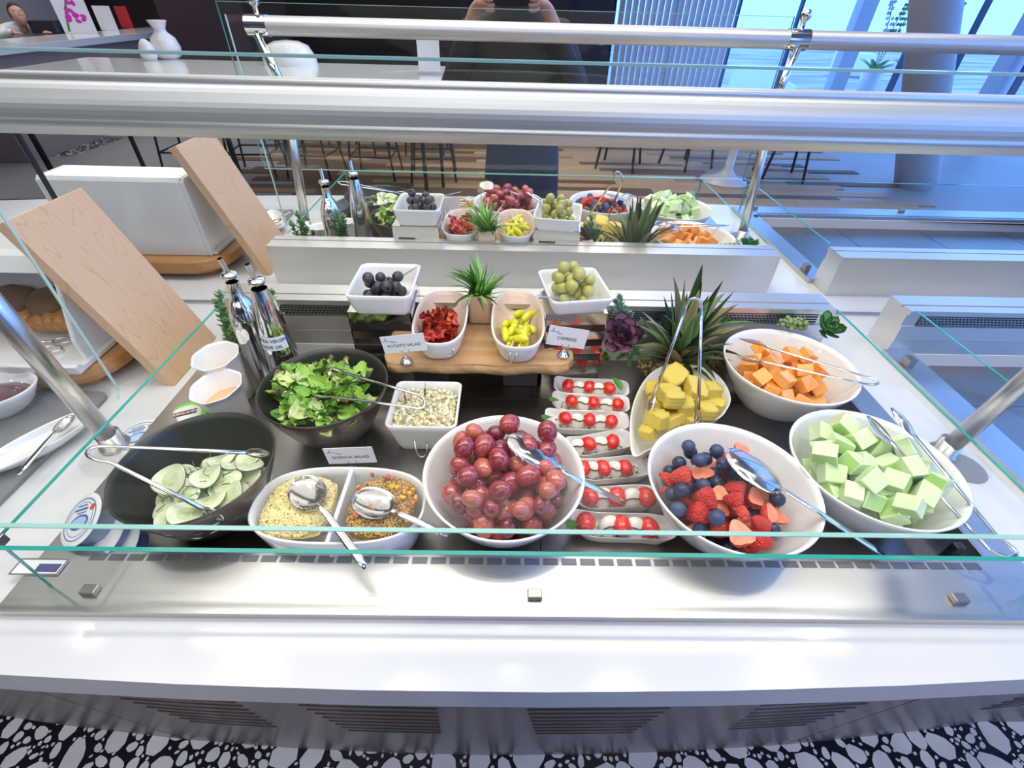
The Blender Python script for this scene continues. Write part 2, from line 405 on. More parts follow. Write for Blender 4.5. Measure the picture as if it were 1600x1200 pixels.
def well_unit(x0, x1, name, label, endglass=True):
    """x0,x1: outer flange; opening is 55 mm inside"""
    t = thing(name, label, 'food well', ((x0+x1)/2, .55, 0)); off = Vector(t.location)
    def P(nm, bm, m_):
        bmesh.ops.translate(bm, vec=-off, verts=bm.verts); return link(nm, bm, m_, t)
    a, b = x0+.055, x1-.045
    bm = bmesh.new(); rect_well(bm, [x0, a, b, x1], [.258, .338, .836], .0, .012, lambda x, y: a < x < b and y > .338)
    P('flange', bm, STEEL)
    bm = bmesh.new(); box(bm, a, b, .338, .836, -.034, -.03); P('well_floor', bm, STEELD)
    for nm, v in (('front_wall', (a, b, .338, .341, -.03, .012)), ('left_wall', (a, a+.003, .341, .834, -.03, .0115)), ('right_wall', (b-.003, b, .341, .834, -.03, .0115))):
        bm = bmesh.new(); box(bm, *v); P(nm, bm, STEELY)
    # rear block: lip, groove, perforated air strip, plain face with a seam
    bm = bmesh.new(); X0, X1 = x0+.012, x1-.024
    prof = [(.905, .0), (.905, .105), (.866, .105), (.866, .099), (.861, .099), (.861, .105), (.838, .105), (.838, .094), (.842, .094), (.842, .068), (.838, .068), (.836, .036), (.8365, .0345), (.8365, -.03), (.845, -.03)]
    A = [bm.verts.new((X0, y, z)) for y, z in prof]; B = [bm.verts.new((X1, y, z)) for y, z in prof]
    for i in range(len(prof)): j = (i+1) % len(prof); bm.faces.new((A[i], A[j], B[j], B[i]))
    bm.faces.new(A[::-1]); bm.faces.new(B); P('rear_block', bm, SATIN)
    bm = bmesh.new(); box(bm, X0+.03, X1-.03, .8405, .8410, .069, .093); P('air_strip', bm, DARK)
    bm = bmesh.new(); n = int((X1-X0-.08)/.0075)      # perforated sheet: webs between the holes
    for r_ in range(4):
        z = .0722+r_*.0059
        box(bm, X0+.03, X1-.03, .8390, .8398, z-.0009, z+.0009)
    for r_ in range(3):
        for i in range(n):
            x = X0+.035+i*.0075+(r_ % 2)*.0037; box(bm, x-.0009, x+.0009, .8392, .8398, .0722+r_*.0059, .0781+r_*.0059)
    o = P('perforation', bm, STEEL); o['kind'] = 'stuff'
    # row of intake notches along the front
    nb = bmesh.new(); box(nb, -.0098, .0098, -.0045, .0045, .012, .0128); me = bpy.data.meshes.new('intake_slot'); nb.to_mesh(me); nb.free(); me.materials.append(mat('slot_grey', (.16, .17, .18), .35, .6))
    k = 0; x = a+.02
    while x < b-.02:
        inst('intake_slot', me, t, loc=Vector((x, .329, 0))-off); x += .0245; k += 1
    # drain holes and short vent slots pressed in the floor plates
    for hx, hy in ((b-.06, .585), (a+.5, .60)):
        bm = bmesh.new(); lathe(bm, [(0, 0), (.0125, 0), (.0125, .0006)], 24); o = P('drain_hole', bm, mat('hole_dark', (.004, .006, .014), .5)); o.data.transform(Matrix.Translation(Vector((hx, hy, -.0298)))) if False else None
        o.location = (hx, hy, -.0296); o.data.transform(Matrix.Translation(off))
        o.location = Vector((hx, hy, -.0296))-off
    sm = bmesh.new(); box(sm, -.006, .006, -.0012, .0012, 0, .0008); me2 = bpy.data.meshes.new('floor_slot'); sm.to_mesh(me2); sm.free(); me2.materials.append(MATS['hole_dark'])
    for c_ in range(2):
        for r_ in range(6):
            inst('floor_slot', me2, t, loc=Vector((a+.17+c_*.025-r_*.006, .69-r_*.012, -.03))-off)
    for s in (1, 2, 3):
        X = a+(b-a)*s/4; bm = bmesh.new(); box(bm, X-.0008, X+.0008, .342, .835, -.0302, -.0296); P('plate_joint', bm, DARK)
    bm = bmesh.new(); box(bm, a, b, .70, .7012, -.0302, -.0296); P('plate_joint', bm, DARK)
    return t
well_unit(-.600, .700, 'chilled_well', 'stainless steel chilled food well filled with salads and fruit')
well_unit(.818, 2.10, 'chilled_well', 'empty blue-lit stainless food well to the right of the filled one')

# low glass surround of each well
CLIPM = mat('clip_steel', (.35, .33, .31), .3, .9)
def low_glass(x0, x1, label, right=True):
    t = thing('low_glass_surround', label, 'glass guard', ((x0+x1)/2, .5, .012)); off = Vector(t.location)
    def P(nm, v, m_, bev=0):
        bm = bmesh.new(); box(bm, *v, bev); bmesh.ops.translate(bm, vec=-off, verts=bm.verts); return link(nm, bm, m_, t)
    T, Z0, Z1 = .0045, .013, .110
    P('front_pane', (x0-.012, x1+.012, .280, .280+T, Z0, Z1-.0008), GLASS); P('glass_edge', (x0-.012, x1+.012, .280, .2850, Z1-.0008, Z1), GEDGE)
    for x in (x0, x1):
        P('side_pane', (x, x+T, .292, .832, Z0, Z1-.0008), GLASS); P('glass_edge', (x, x+T, .292, .832, Z1-.0008, Z1), GEDGE)
        P('glass_edge', (x, x+T, .2910, .292, Z0, Z1), GEDGE)
        P('corner_clip', (x-.002, x+.007, .287, .299, .100, .1125), CLIPM, .001)
        P('corner_clip', (x-.014, x-.003, .278, .287, .106, .1125), CLIPM, .001)
        P('knob', (x+.028 if x < x1 else x-.045, x+.042 if x < x1 else x-.031, .352, .364, -.030, .016), mat('knob_dark', (.06, .06, .06), .3, .6), .003)
        P('bottom_clip', (x-.006, x+.010, .77, .79, .012, .030), CLIPM, .001)
    xm = (x0+x1)/2
    for x in (x0+.06, xm-.012, x1-.095): P('bottom_clip', (x-.009, x+.009, .277, .289, .012, .020), CLIPM, .001)
    return t
low_glass(-.562, .667, 'low clear glass surround with green edges around the filled well')
low_glass(.832, 2.05, 'low clear glass surround around the empty blue-lit well')

# ---- sneeze guard: upright glass pane, round aluminium rail, leaning posts
def guard(x0, x1, xl, xr, label, feet):
    t = thing('sneeze_guard', label, 'sneeze guard', (0, .5, 0)); off = Vector(t.location)
    def P(nm, bm, m_, sm=False):
        bmesh.ops.translate(bm, vec=-off, verts=bm.verts); return link(nm, bm, m_, t, sm)
    bm = bmesh.new(); box(bm, x0, x1, .302, .3075, .119, .5577); P('upright_pane', bm, GLASS)
    bm = bmesh.new(); box(bm, x0, x1, .302, .3075, .5577, .559); P('glass_edge', bm, GPALE)
    bm = bmesh.new(); box(bm, x0, x1, .302, .3075, .1175, .119); P('bevelled_edge', bm, mat('bevel_edge', (.35, .62, .55), .1, 0, .8))
    for x in (x0-.0012, x1):
        bm = bmesh.new(); box(bm, x, x+.0012, .302, .3075, .1175, .559); P('glass_edge', bm, GEDGE)
    # rail: tube with an upper and a lower lip
    cyy, cz, r_ = .430, .512, .0218
    pr = []
    for k in range(40):
        a = 2*pi*k/40; q = r_; 
        pass
    bm = bmesh.new(); tube(bm, [(xl, cyy, cz), (xr, cyy, cz)], r_, 40); P('rail', bm, ALU, False)
    me = t.children[-1].data; me.polygons.foreach_set('use_smooth', [len(p.vertices) == 4 for p in me.polygons])
    for ang in (118, 205):
        a = R(ang); bm = bmesh.new(); tube(bm, [(xl, cyy+r_*cos(a), cz+r_*sin(a)), (xr, cyy+r_*cos(a), cz+r_*sin(a))], .0028, 8); P('rail_lip', bm, ALU, True)
    for foot, topp, jx in feet:
        bm = bmesh.new(); tube(bm, [foot, topp], .0135, 20); P('post', bm, STEELY, True)
        bm = bmesh.new(); tube(bm, [(Vector(topp)-Vector((0, 0, .03))), (jx, cyy+.02, cz-.02)], .011, 16); P('arm', bm, CHROME, True)
        bm = bmesh.new(); tube(bm, [(jx-.028, cyy, cz), (jx+.028, cyy, cz)], r_+.0025, 32); P('joint_sleeve', bm, CHROME, False)
        bm = bmesh.new(); lathe(bm, [(0, -.03), (.006, -.03), (.007, -.012), (.014, -.006), (.015, .004), (.01, .012), (0, .014)], 16, loc=(jx+.004, cyy, cz+r_+.03)); P('knob', bm, CHROME, True)
        bm = bmesh.new(); lathe(bm, [(0, 0), (.022, 0), (.022, .006), (.017, .008), (.017, .03), (0, .03)], 24, loc=foot); P('foot_collar', bm, STEELY, True)
        bm = bmesh.new(); lathe(bm, [(0, 0), (.036, 0), (.036, .012), (0, .012)], 28, loc=(foot[0]+.01, foot[1]-.03, foot[2])); P('clear_foot_disc', bm, PLAST, False)
    return t
guard(-.826, .805, -.675, .772, 'near sneeze guard with thick brushed aluminium rail over the salads',
      [((-.639, .533, 0.0), (-.618, .490, .405), -.672), ((.747, .5436, 0.0), (.735, .490, .405), .771)])
bm = bmesh.new(); tube(bm, [(.80, .43, .512), (2.6, .43, .512)], .0218, 32); o = link('guard_rail', bm, ALU, smooth=False)
tag(o, 'aluminium guard rail continuing over the empty right well', 'rail')
t = thing('divider_glass', 'tall clear glass divider with rounded lower corner left of the salads', 'glass divider', (-.662, .46, .04))
bm = bmesh.new(); pl = [(-.155, 0), (.145, 0), (.156, .012), (.156, .50), (-.155, .50)]
mx = Matrix(((0, 0, 1, 0), (1, 0, 0, 0), (0, 1, 0, 0), (0, 0, 0, 1))); prism(bm, pl, -.002, .002, mx); link('pane', bm, GLASS, t)
bm = bmesh.new(); tube(bm, [(0, .145, 0), (0, .156, .012), (0, .1565, .50)], .0022, 6); link('glass_edge', bm, mat('edge_pale', (.55, .72, .66), .1), t)

# ---- mirror standing on the counter
t = thing('mirror', 'wide frameless mirror standing upright along the back of the counter', 'mirror', (0, 1.0, 0))
for a, b in ((-2.4, -.946), (-.938, 2.4)):
    bm = bmesh.new(); box(bm, a, b, 0, .006, .0045, .95); link('mirror_glass', bm, MIRROR, t)
bm = bmesh.new(); box(bm, -.946, -.938, -.003, .004, .0045, .95); link('joint_strip', bm, mat('joint_black', (.02, .022, .03), .3), t)
bm = bmesh.new(); box(bm, -2.4, 2.4, -.006, .012, 0, .0045); link('bottom_channel', bm, STEEL, t)
bm = bmesh.new(); box(bm, -2.4, 2.4, .0065, .012, .0045, .95); link('backing_board', bm, DARK, t)
#==PART3
# ================================================================== DISHES
WF = -.03     # well floor
def bowl(name, label, cx, cy_, Rr, zr, m_out, m_in, zb=WF, cat='bowl', foot=.42, th=.004, p=2.3, group=None):
    t = thing(name, label, cat, (cx, cy_, zb), group)
    H = zr-zb; pr = [(0, .001), (Rr*foot, 0), (Rr*foot, .002)]
    for k in range(1, 13):
        u = k/12; pr.append((Rr*(foot+(1-foot)*u**.62), .002+(H-.002)*u))
    n_out = len(pr)-1
    pr += [(Rr-.001, H+.0012), (Rr-th+.0005, H+.0008)]
    Ri = Rr-th
    for k in range(11, -1, -1):
        u = k/12; pr.append((Ri*(foot+(1-foot)*u**.62), .006+(H-.006)*u))
    pr.append((0, .006))
    bm = bmesh.new(); mi = [0]*n_out+[1]*(len(pr)-1-n_out); lathe(bm, pr, 72, mi=mi)
    link('shell', bm, [m_out, m_in], t, True)
    def surf(x, y):
        r = math.hypot(x-cx, y-cy_)/Ri
        if r > 1: return zr+(r-1)*2
        if r < foot: return zb+.006
        return zb+.006+(H-.006)*((r-foot)/(1-foot))**(1/.62)
    return surf
def pile(n, rad, surf, cx, cy_, Rp, K=16, jit=.2, rnd=None, ell=1, pack=.93):
    rnd = rnd or rng; out = []
    for i in range(n):
        r = rad*rnd.uniform(1-jit, 1+jit*.6); best = None
        for k in range(K):
            a = rnd.uniform(0, 2*pi); q = Rp*math.sqrt(rnd.random()); x = cx+q*cos(a); y = cy_+q*sin(a)*ell
            z = max(surf(x, y), surf(x+r, y), surf(x-r, y), surf(x, y-r), surf(x, y+r))+r*.85
            for X, Y, Z, Q in out:
                d2 = (X-x)**2+(Y-y)**2; s = (Q+r)*pack
                if d2 < s*s: z = max(z, Z+math.sqrt(s*s-d2))
            if best is None or z < best[2]: best = (x, y, z, r)
        out.append(best)
    return out
def newmesh(name, bm, mats, smooth=True):
    bmesh.ops.recalc_face_normals(bm, faces=bm.faces)
    me = bpy.data.meshes.new(name); bm.to_mesh(me); bm.free()
    for m in (mats if isinstance(mats, (list, tuple)) else [mats]): me.materials.append(m)
    if smooth: me.polygons.foreach_set('use_smooth', [True]*len(me.polygons))
    return me
def rrot(r_): return Euler((r_.uniform(0, 6.28), r_.uniform(0, 6.28), r_.uniform(0, 6.28)))
def item(name, me, loc, rot, sc, label, cat, group): return tag(inst(name, me, None, None, loc, rot, sc), label, cat, group)

# ---- grapes in white bowl
s = bowl('serving_bowl', 'round white bowl heaped with red grapes at the front centre', 0, .433, .1135, .07, PORC, PORC)
gm = []
for k, (c, c2) in enumerate((((.30, .02, .035), (.42, .07, .06)), ((.20, .012, .03), (.34, .03, .04)), ((.46, .07, .06), (.56, .17, .10)), ((.13, .01, .03), (.26, .02, .04)))):
    m = mat('grape_skin_%s' % 'abcd'[k], c, .14, 0, .5, coat=.8, sss=.12, noise=(35, c2, .3))
    bm = bmesh.new(); bmesh.ops.create_uvsphere(bm, u_segments=18, v_segments=12, radius=1)
    for v in bm.verts: v.co.z *= 1.22; v.co.x *= 1-.05*v.co.z
    gm.append(newmesh('grape', bm, m))
r_ = random.Random(11)
for x, y, z, r in pile(112, .0136, s, .0, .430, .080, rnd=r_, K=7):
    item('grape', r_.choice(gm), (x, y, z), rrot(r_), r, 'plump red grape in the heap in the front centre white bowl', 'grape', 'red grapes in the white bowl')
# ---- berries
s = bowl('serving_bowl', 'round white bowl of strawberries and blueberries right of the caprese dishes', .319, .4191, .1165, .07, PORC, PORC)
SBR = mat('strawberry_skin', (.70, .02, .012), .28, coat=.3); SBF = mat('strawberry_flesh', (.90, .17, .08), .35, noise=(1.6, (.95, .38, .22), .25))
SBL = mat('strawberry_skin_light', (.80, .06, .02), .28, coat=.3)
def seeds(m):
    n = m.node_tree; b = n.nodes['Principled BSDF']; tc = n.nodes.new('ShaderNodeTexCoord'); v = n.nodes.new('ShaderNodeTexVoronoi'); v.inputs['Scale'].default_value = 7.5
    r = n.nodes.new('ShaderNodeValToRGB'); r.color_ramp.elements[0].position = .10; r.color_ramp.elements[0].color = (.85, .55, .12, 1); r.color_ramp.elements[1].position = .17; r.color_ramp.elements[1].color = b.inputs['Base Color'].default_value[:]
    mp = n.nodes.new('ShaderNodeMapping'); mp.inputs['Scale'].default_value = (1, 1, .7)
    n.links.new(tc.outputs['Object'], mp.inputs[0]); n.links.new(mp.outputs[0], v.inputs['Vector']); n.links.new(v.outputs['Distance'], r.inputs[0]); n.links.new(r.outputs[0], b.inputs['Base Color'])
    bp = n.nodes.new('ShaderNodeBump'); bp.inputs['Strength'].default_value = .5; bp.inputs['Distance'].default_value = .03; n.links.new(v.outputs['Distance'], bp.inputs['Height']); n.links.new(bp.outputs[0], b.inputs['Normal'])
seeds(SBR); seeds(SBL)
def berry_half(mt, full=False, q=1.0):
    bm = bmesh.new(); pr = [(0, -1.25), (.28, -1.1), (.6, -.65), (.85, -.1), (.95, .3), (.8, .62), (.4, .75), (0, .7)]
    lathe(bm, pr, 18)
    if not full:
        bmesh.ops.recalc_face_normals(bm, faces=bm.faces)
        g = bm.verts[:]+bm.edges[:]+bm.faces[:]
        res = bmesh.ops.bisect_plane(bm, geom=g, plane_co=(0, 0, 0), plane_no=(0, 1, .1), clear_outer=True)
        ed = [e for e in res['geom_cut'] if isinstance(e, bmesh.types.BMEdge)]
        f = bmesh.ops.edgeloop_fill(bm, edges=ed)['faces']
        for x in f: x.material_index = 1
    me = newmesh('strawberry', bm, [mt, SBF], True)
    for p in me.polygons:
        if p.material_index == 1: p.use_smooth = False
    return me
sb = [berry_half(SBR), berry_half(SBL), berry_half(SBR, True)]
bm = bmesh.new(); lathe(bm, [(0, -1), (.4, -.92), (.75, -.66), (.95, -.3), (1, 0), (.95, .35), (.75, .66), (.45, .84), (.38, .92), (.3, .84), (0, .72)], 16)
BB = [newmesh('blueberry', bm.copy(), mat('blueberry_skin', (.018, .03, .085), .42, noise=(60, (.07, .11, .22), .25))), newmesh('blueberry', bm, mat('blueberry_skin_dark', (.008, .012, .035), .3, noise=(60, (.03, .05, .12), .25)))]
r_ = random.Random(5); P_ = pile(120, .0118, s, .308, .415, .078, rnd=r_, K=7, jit=.2)
P_.sort(key=lambda p: p[2])
for i, (x, y, z, r) in enumerate(P_):
    rel = (y-.415)+.35*(x-.308)*-1
    straw = (r_.random() < (.30 if rel > 0 else .62))
    if straw:
        k = r_.choice([0, 0, 1, 1, 2]); e = Euler((r_.uniform(.8, 1.8) if r_.random() < .6 else r_.uniform(-2.2, -.9), r_.uniform(-.5, .5), r_.uniform(0, 6.28))) if k < 2 else rrot(r_)
        item('strawberry', sb[k], (x, y, z+.002), e, r*1.32, ['cut strawberry half among blueberries in the front right white bowl', 'cut strawberry half among blueberries in the front right white bowl', 'whole red strawberry among the blueberries in the front right white bowl'][k], 'strawberry', 'strawberries in the berry bowl' if k < 2 else 'whole strawberries in the berry bowl')
    else:
        item('blueberry', r_.choice(BB), (x, y, z), rrot(r_), min(r, .0105), 'dark blueberry among the strawberries in the front right white bowl', 'blueberry', 'blueberries in the berry bowl')
# ---- melons
def chunk(name, m1, m2, seed, ax=(1, 1, .8)):
    r2 = random.Random(seed); bm = bmesh.new(); bmesh.ops.create_cube(bm, size=2)
    for v in bm.verts:
        v.co = Vector((v.co.x*ax[0]*r2.uniform(.78, 1.08), v.co.y*ax[1]*r2.uniform(.78, 1.08), v.co.z*ax[2]*r2.uniform(.8, 1.1)))
    bm.faces.ensure_lookup_table(); bm.faces[r2.randint(0, 5)].material_index = 1
    bmesh.ops.bevel(bm, geom=bm.edges[:], offset=.13, segments=2, affect='EDGES', profile=.6)
    return newmesh(name, bm, [m1, m2], False)
HM = [mat('honeydew_flesh', (.60, .80, .36), .28, coat=.3, sss=.1, noise=(22, (.80, .90, .62), .3)), mat('honeydew_rind_side', (.36, .64, .14), .28, coat=.3, noise=(25, (.55, .78, .30), .3))]
CM = [mat('cantaloupe_flesh', (.92, .34, .045), .25, coat=.35, sss=.1, noise=(25, (.98, .48, .13), .3)), mat('cantaloupe_side', (.86, .24, .02), .25, coat=.35, noise=(25, (.95, .36, .06), .3))]
s = bowl('serving_bowl', 'round white bowl of pale green honeydew cubes at the right front', .5425, .4567, .1155, .07, PORC, PORC)
hd = [chunk('honeydew_chunk', HM[0], HM[1], i, [(1, 1, .85), (1.15, .9, .8), (.9, 1, 1)][i % 3]) for i in range(6)]
r_ = random.Random(21)
for x, y, z, r in pile(74, .0152, s, .532, .450, .077, rnd=r_, K=6, jit=.1, pack=.9):
    item('honeydew_chunk', r_.choice(hd), (x, y, z), Euler((r_.uniform(-.6, .6), r_.uniform(-.6, .6), r_.uniform(0, 6))), r*.95, 'pale green honeydew melon cube in the right front white bowl', 'melon', 'honeydew cubes in the white bowl')
s = bowl('serving_bowl', 'round white bowl of orange cantaloupe cubes at the right back', .528, .699, .1175, .07, PORC, PORC)
cl_ = [chunk('cantaloupe_chunk', CM[0], CM[1], 30+i) for i in range(6)]
r_ = random.Random(22)
for x, y, z, r in pile(60, .0145, s, .520, .688, .070, rnd=r_, K=6, jit=.12, pack=.9):
    item('cantaloupe_chunk', r_.choice(cl_), (x, y, z), Euler((r_.uniform(-.7, .7), r_.uniform(-.7, .7), r_.uniform(0, 6))), r*.95, 'orange cantaloupe melon cube in the right back white bowl', 'melon', 'cantaloupe cubes in the white bowl')
# ---- cucumber salad
s = bowl('salad_bowl', 'dark bronze bowl holding creamy cucumber slices at the left front', -.4262, .4311, .1034, .08, BLKOUT, BLKIN, th=.003)
CU = mat('cucumber_flesh', (.62, .70, .42), .25, coat=.4, noise=(2.2, (.78, .82, .60), .25)); CUS = mat('cucumber_seeds', (.48, .60, .28), .22, coat=.5, noise=(3.5, (.66, .72, .42), .2)); CUR = mat('cucumber_peel', (.12, .26, .05), .3, coat=.3)
cum = []
for k in range(3):
    bm = bmesh.new(); rings = lathe(bm, [(0, -.09), (.5, -.08), (.93, -.09), (1, -.05), (1, .05), (.93, .09), (.5, .06), (.42, .10), (.2, .08), (0, .1)], 24, mi=[2, 0, 0, 1, 0, 0, 2, 2, 2])
    for v in bm.verts: v.co.z += [.25, .12, .35][k]*(v.co.x**2)-.1*(v.co.y**2); v.co.x *= [1, .92, 1.08][k]
    cum.append(newmesh('cucumber_slice', bm, [CU, CUR, CUS]))
r_ = random.Random(31)
for x, y, z, r in pile(88, .0145, s, -.400, .406, .060, rnd=r_, K=6, jit=.15, pack=.62):
    z -= .004
    a = math.atan2(y-.425, x+.42)
    item('cucumber_slice', r_.choice(cum), (x, y, z), Euler((r_.uniform(-.5, .5), r_.uniform(-.45, .45), r_.uniform(0, 6))), r*1.45, 'thin creamy cucumber slice in the dark left front bowl', 'cucumber', 'cucumber slices in the dark bowl')
DILL = mat('dill_green', (.05, .16, .03), .5)
bm = bmesh.new()
for k in range(90):
    a, q = r_.uniform(0, 6.28), .06*math.sqrt(r_.random()); p = Vector((-.412+q*cos(a), .42+q*sin(a), .062-q*q*7)); d = Vector((r_.uniform(-1, 1), r_.uniform(-1, 1), r_.uniform(-.1, .5))).normalized()
    tube(bm, [p, p+d*.006+Vector((0, 0, .001)), p+d*.013], .0006, 3)
o = link('dill_sprigs', bm, DILL); tag(o, 'chopped dill scattered over the cucumber slices', 'herbs', kind='stuff')
# ---- green salad
s = bowl('salad_bowl', 'dark bronze bowl heaped with mixed green leaves behind the cucumber bowl', -.303, .6056, .105, .08, BLKOUT, BLKIN, th=.003)
def leaf_mesh(name, m, L=1, W=.5, frill=0, cup=.2, curl=.3, seed=0, nu=7, nv=5, tip=1.0, vein=True):
    r2 = random.Random(seed); bm = bmesh.new(); g = []
    for i in range(nu+1):
        u = i/nu; wd = W*(sin(pi*min(1, u**.8*.98+.02))**.7 if tip == 1 else (u**.35)*(1-u**tip)**.8)+.012; row = []
        for j in range(-nv, nv+1):
            v = j/nv; z = cup*wd*(abs(v)**1.6)*1.6+curl*L*u*u+frill*(abs(v)**2)*sin(u*19+v*7+seed)*.12+frill*.05*sin(v*9+u*11+seed*2)
            row.append(bm.verts.new((v*wd+frill*.03*sin(u*23+seed), u*L+frill*.04*sin(j*2.1+seed)*abs(v), z)))
        g.append(row)
    for i in range(nu):
        for j in range(2*nv): bm.faces.new((g[i][j], g[i][j+1], g[i+1][j+1], g[i+1][j]))
    return newmesh(name, bm, m)
def leafm(n, c, c2, ro=.4): return mat(n, c, ro, noise=(45, c2, .3), sss=.0, spec=.4)
LG = [leaf_mesh('leaf', leafm('lettuce_green', (.16, .40, .03), (.42, .62, .12)), 1, .42, 1, .3, .2, 1),
      leaf_mesh('leaf', leafm('spinach_green', (.05, .20, .02), (.10, .30, .04)), 1, .36, 0, .25, .15, 2),
      leaf_mesh('leaf', leafm('lettuce_light', (.46, .62, .14), (.74, .80, .42)), 1, .40, 1.2, .2, .3, 3),
      leaf_mesh('leaf', leafm('red_leaf', (.07, .03, .03), (.14, .12, .05)), 1, .38, 1, .3, .3, 4),
      leaf_mesh('leaf', leafm('rocket_green', (.09, .30, .02), (.22, .48, .06)), 1, .20, .3, .3, .35, 5),
      leaf_mesh('leaf', leafm('lettuce_bright', (.24, .50, .05), (.36, .58, .10)), 1, .34, .8, .3, .25, 6)]
sal = thing('green_salad', 'heap of mixed lettuce spinach and red leaves in the dark bowl', 'salad', (-.308, .595, .05))
r_ = random.Random(41)
for k in range(240):
    a = r_.uniform(0, 6.28); q = .068*math.sqrt(r_.random()); top = .048*(1-(q/.095)**2)
    z = top*r_.uniform(.55, 1.0)-.004
    L = r_.uniform(.020, .040); ro = Euler((r_.uniform(-.5, .7), r_.uniform(-.7, .7), r_.uniform(0, 6.28)))
    wts = [5, 3, 3, 2.2, 4, 4]
    inst('leaf', r_.choices(LG, wts)[0], sal, loc=(q*cos(a), q*sin(a), z), rot=ro, sc=L)
# ---- square dishes
def sqdish(name, label, cx, cy_, hx, hy, zr, zb, rot=0, bot=.72, rad=.012, th=.004, m_in=None, power=None):
    t = thing(name, label, 'dish', (cx, cy_, zb), rot=(0, 0, rot)); H = zr-zb
    base = rrect(hx, hy, rad, 5) if power is None else [(hx*abs(cos(a))**(2/power)*(1 if cos(a) > 0 else -1), hy*abs(sin(a))**(2/power)*(1 if sin(a) > 0 else -1)) for a in [2*pi*i/56 for i in range(56)]]
    ix, iy = (hx-th)/hx, (hy-th)/hy
    lv = [(bot, bot, 0), (bot+.03, bot+.03, .004)]
    for k in range(1, 6): u = k/5; q = bot+.03+(1-bot-.03)*u**.8; lv.append((q, q, .004+(H-.004)*u))
    lv.append((.5*(1+ix), .5*(1+iy), H+.0012)); lv.append((ix, iy, H))
    for k in range(4, -1, -1): u = k/5; q = bot+(1-bot)*u**.8; lv.append((q*ix, q*iy, .006+(H-.006)*u))
    n = len(lv)-1; mi = [0]*7+[1]*(n-7)+[1]
    bm = bmesh.new(); outline_loft(bm, base, lv, mi=mi); link('shell', bm, [PORC, m_in or PORC], t, True)
    return t
sqdish('square_dish', 'square white dish of potato salad left of the grapes', -.138, .606, .0595, .060, .04, WF)
sqdish('square_dish', 'square white dish of black olives on the left steel riser', -.2245, .788, .058, .0655, .18, .1372, bot=.8)
sqdish('square_dish', 'square white dish of green olives on the right steel riser', .127, .803, .059, .066, .17, .1372, rot=R(9), bot=.8)
sqdish('oval_dish', 'white dish with warm inside holding dried tomatoes on the board', -.1225, .762, .050, .096, .122, .0722, bot=.74, m_in=PORCIN, power=2.8)
sqdish('oval_dish', 'white dish with warm inside holding yellow peppers on the board', .0215, .760, .050, .101, .122, .0722, bot=.74, m_in=PORCIN, power=2.8)
q = sqdish('divided_dish', 'oval white divided dish with two grain salads at the front left', -.2245, .394, .118, .064, .045, WF, bot=.82, power=2.7)
bm = bmesh.new(); box(bm, -.003, .003, -.062, .062, .004, .0735, .0015); link('divider', bm, PORC, q)
# heaps of soft food: a bumpy mound plus loose grains, one uncountable mass each
def mound(name, label, cx, cy_, hx, hy, z0, h, mats, grain, n, seed, power=2.6, amp=.15, rot=0, cat='salad', kids=True, cut=None):
    r2 = random.Random(seed); bm = bmesh.new(); N = 44; g = {}
    def hh(u, v):
        d = (abs(u)**power+abs(v)**power)
        return h*max(0, 1-d)**.45 if d < 1 else 0
    co = []
    ph = [(r2.uniform(0, 6), r2.uniform(0, 6), r2.uniform(4, 22), r2.uniform(4, 22)) for _ in range(9)]
    def zz(u, v): return z0+hh(u, v)*(1+amp*sum(sin(a+u*p)*sin(b+v*q_) for a, b, p, q_ in ph)/3)
    for i in range(N+1):
        for j in range(N+1):
            u, v = -1+2*i/N, -1+2*j/N
            su, sv = u*math.sqrt(1-v*v/2*.6), v*math.sqrt(1-u*u/2*.6)
            g[i, j] = bm.verts.new((cx+su*hx, cy_+sv*hy, zz(su, sv)-.004))
    for i in range(N):
        for j in range(N): bm.faces.new((g[i, j], g[i+1, j], g[i+1, j+1], g[i, j+1]))
    nf = len(bm.faces)
    for k in range(n):
        while True:
            u, v = r2.uniform(-.97, .97), r2.uniform(-.97, .97)
            if abs(u)**power+abs(v)**power < .97: break
        gr = grain*r2.uniform(.6, 1.25); p = Vector((cx+u*hx, cy_+v*hy, zz(u, v)-.003+gr*.4))
        mi_ = r2.choices(range(len(mats)), [m_[1] for m_ in mats])[0]
        vs = [bm.verts.new(p+Vector(d)*gr*r2.uniform(.75, 1.25)) for d in ((1, 0, 0), (-1, 0, 0), (0, 1, 0), (0, -1, 0), (0, 0, 1), (0, 0, -1))]
        for a, b, c in ((0, 2, 4), (2, 1, 4), (1, 3, 4), (3, 0, 4), (2, 0, 5), (1, 2, 5), (3, 1, 5), (0, 3, 5)): f = bm.faces.new((vs[a], vs[b], vs[c])); f.material_index = mi_
    o = link(name, bm, [m_[0] for m_ in mats], None, True); tag(o, label, cat, kind='stuff'); return o
CC = mat('couscous_grain', (.74, .60, .24), .6); CC2 = mat('couscous_pale', (.86, .76, .42), .6); HERB = mat('parsley_green', (.10, .24, .03), .6)
QU = mat('quinoa_brown', (.36, .20, .08), .6); QU2 = mat('quinoa_dark', (.14, .06, .03), .6); QU3 = mat('quinoa_gold', (.62, .40, .14), .6)
BELL = mat('bell_pepper_yellow', (.95, .50, .02), .3, coat=.3); CARR = mat('carrot_orange', (.90, .22, .03), .4); REDP = mat('red_pepper', (.60, .03, .03), .3)
mound('couscous_salad', 'pale yellow couscous with herbs in the left half of the divided dish', -.2815, .394, .0465, .050, .036, .013, [(CC, 5), (CC2, 5), (HERB, .5)], .0022, 5200, 1, cat='salad')
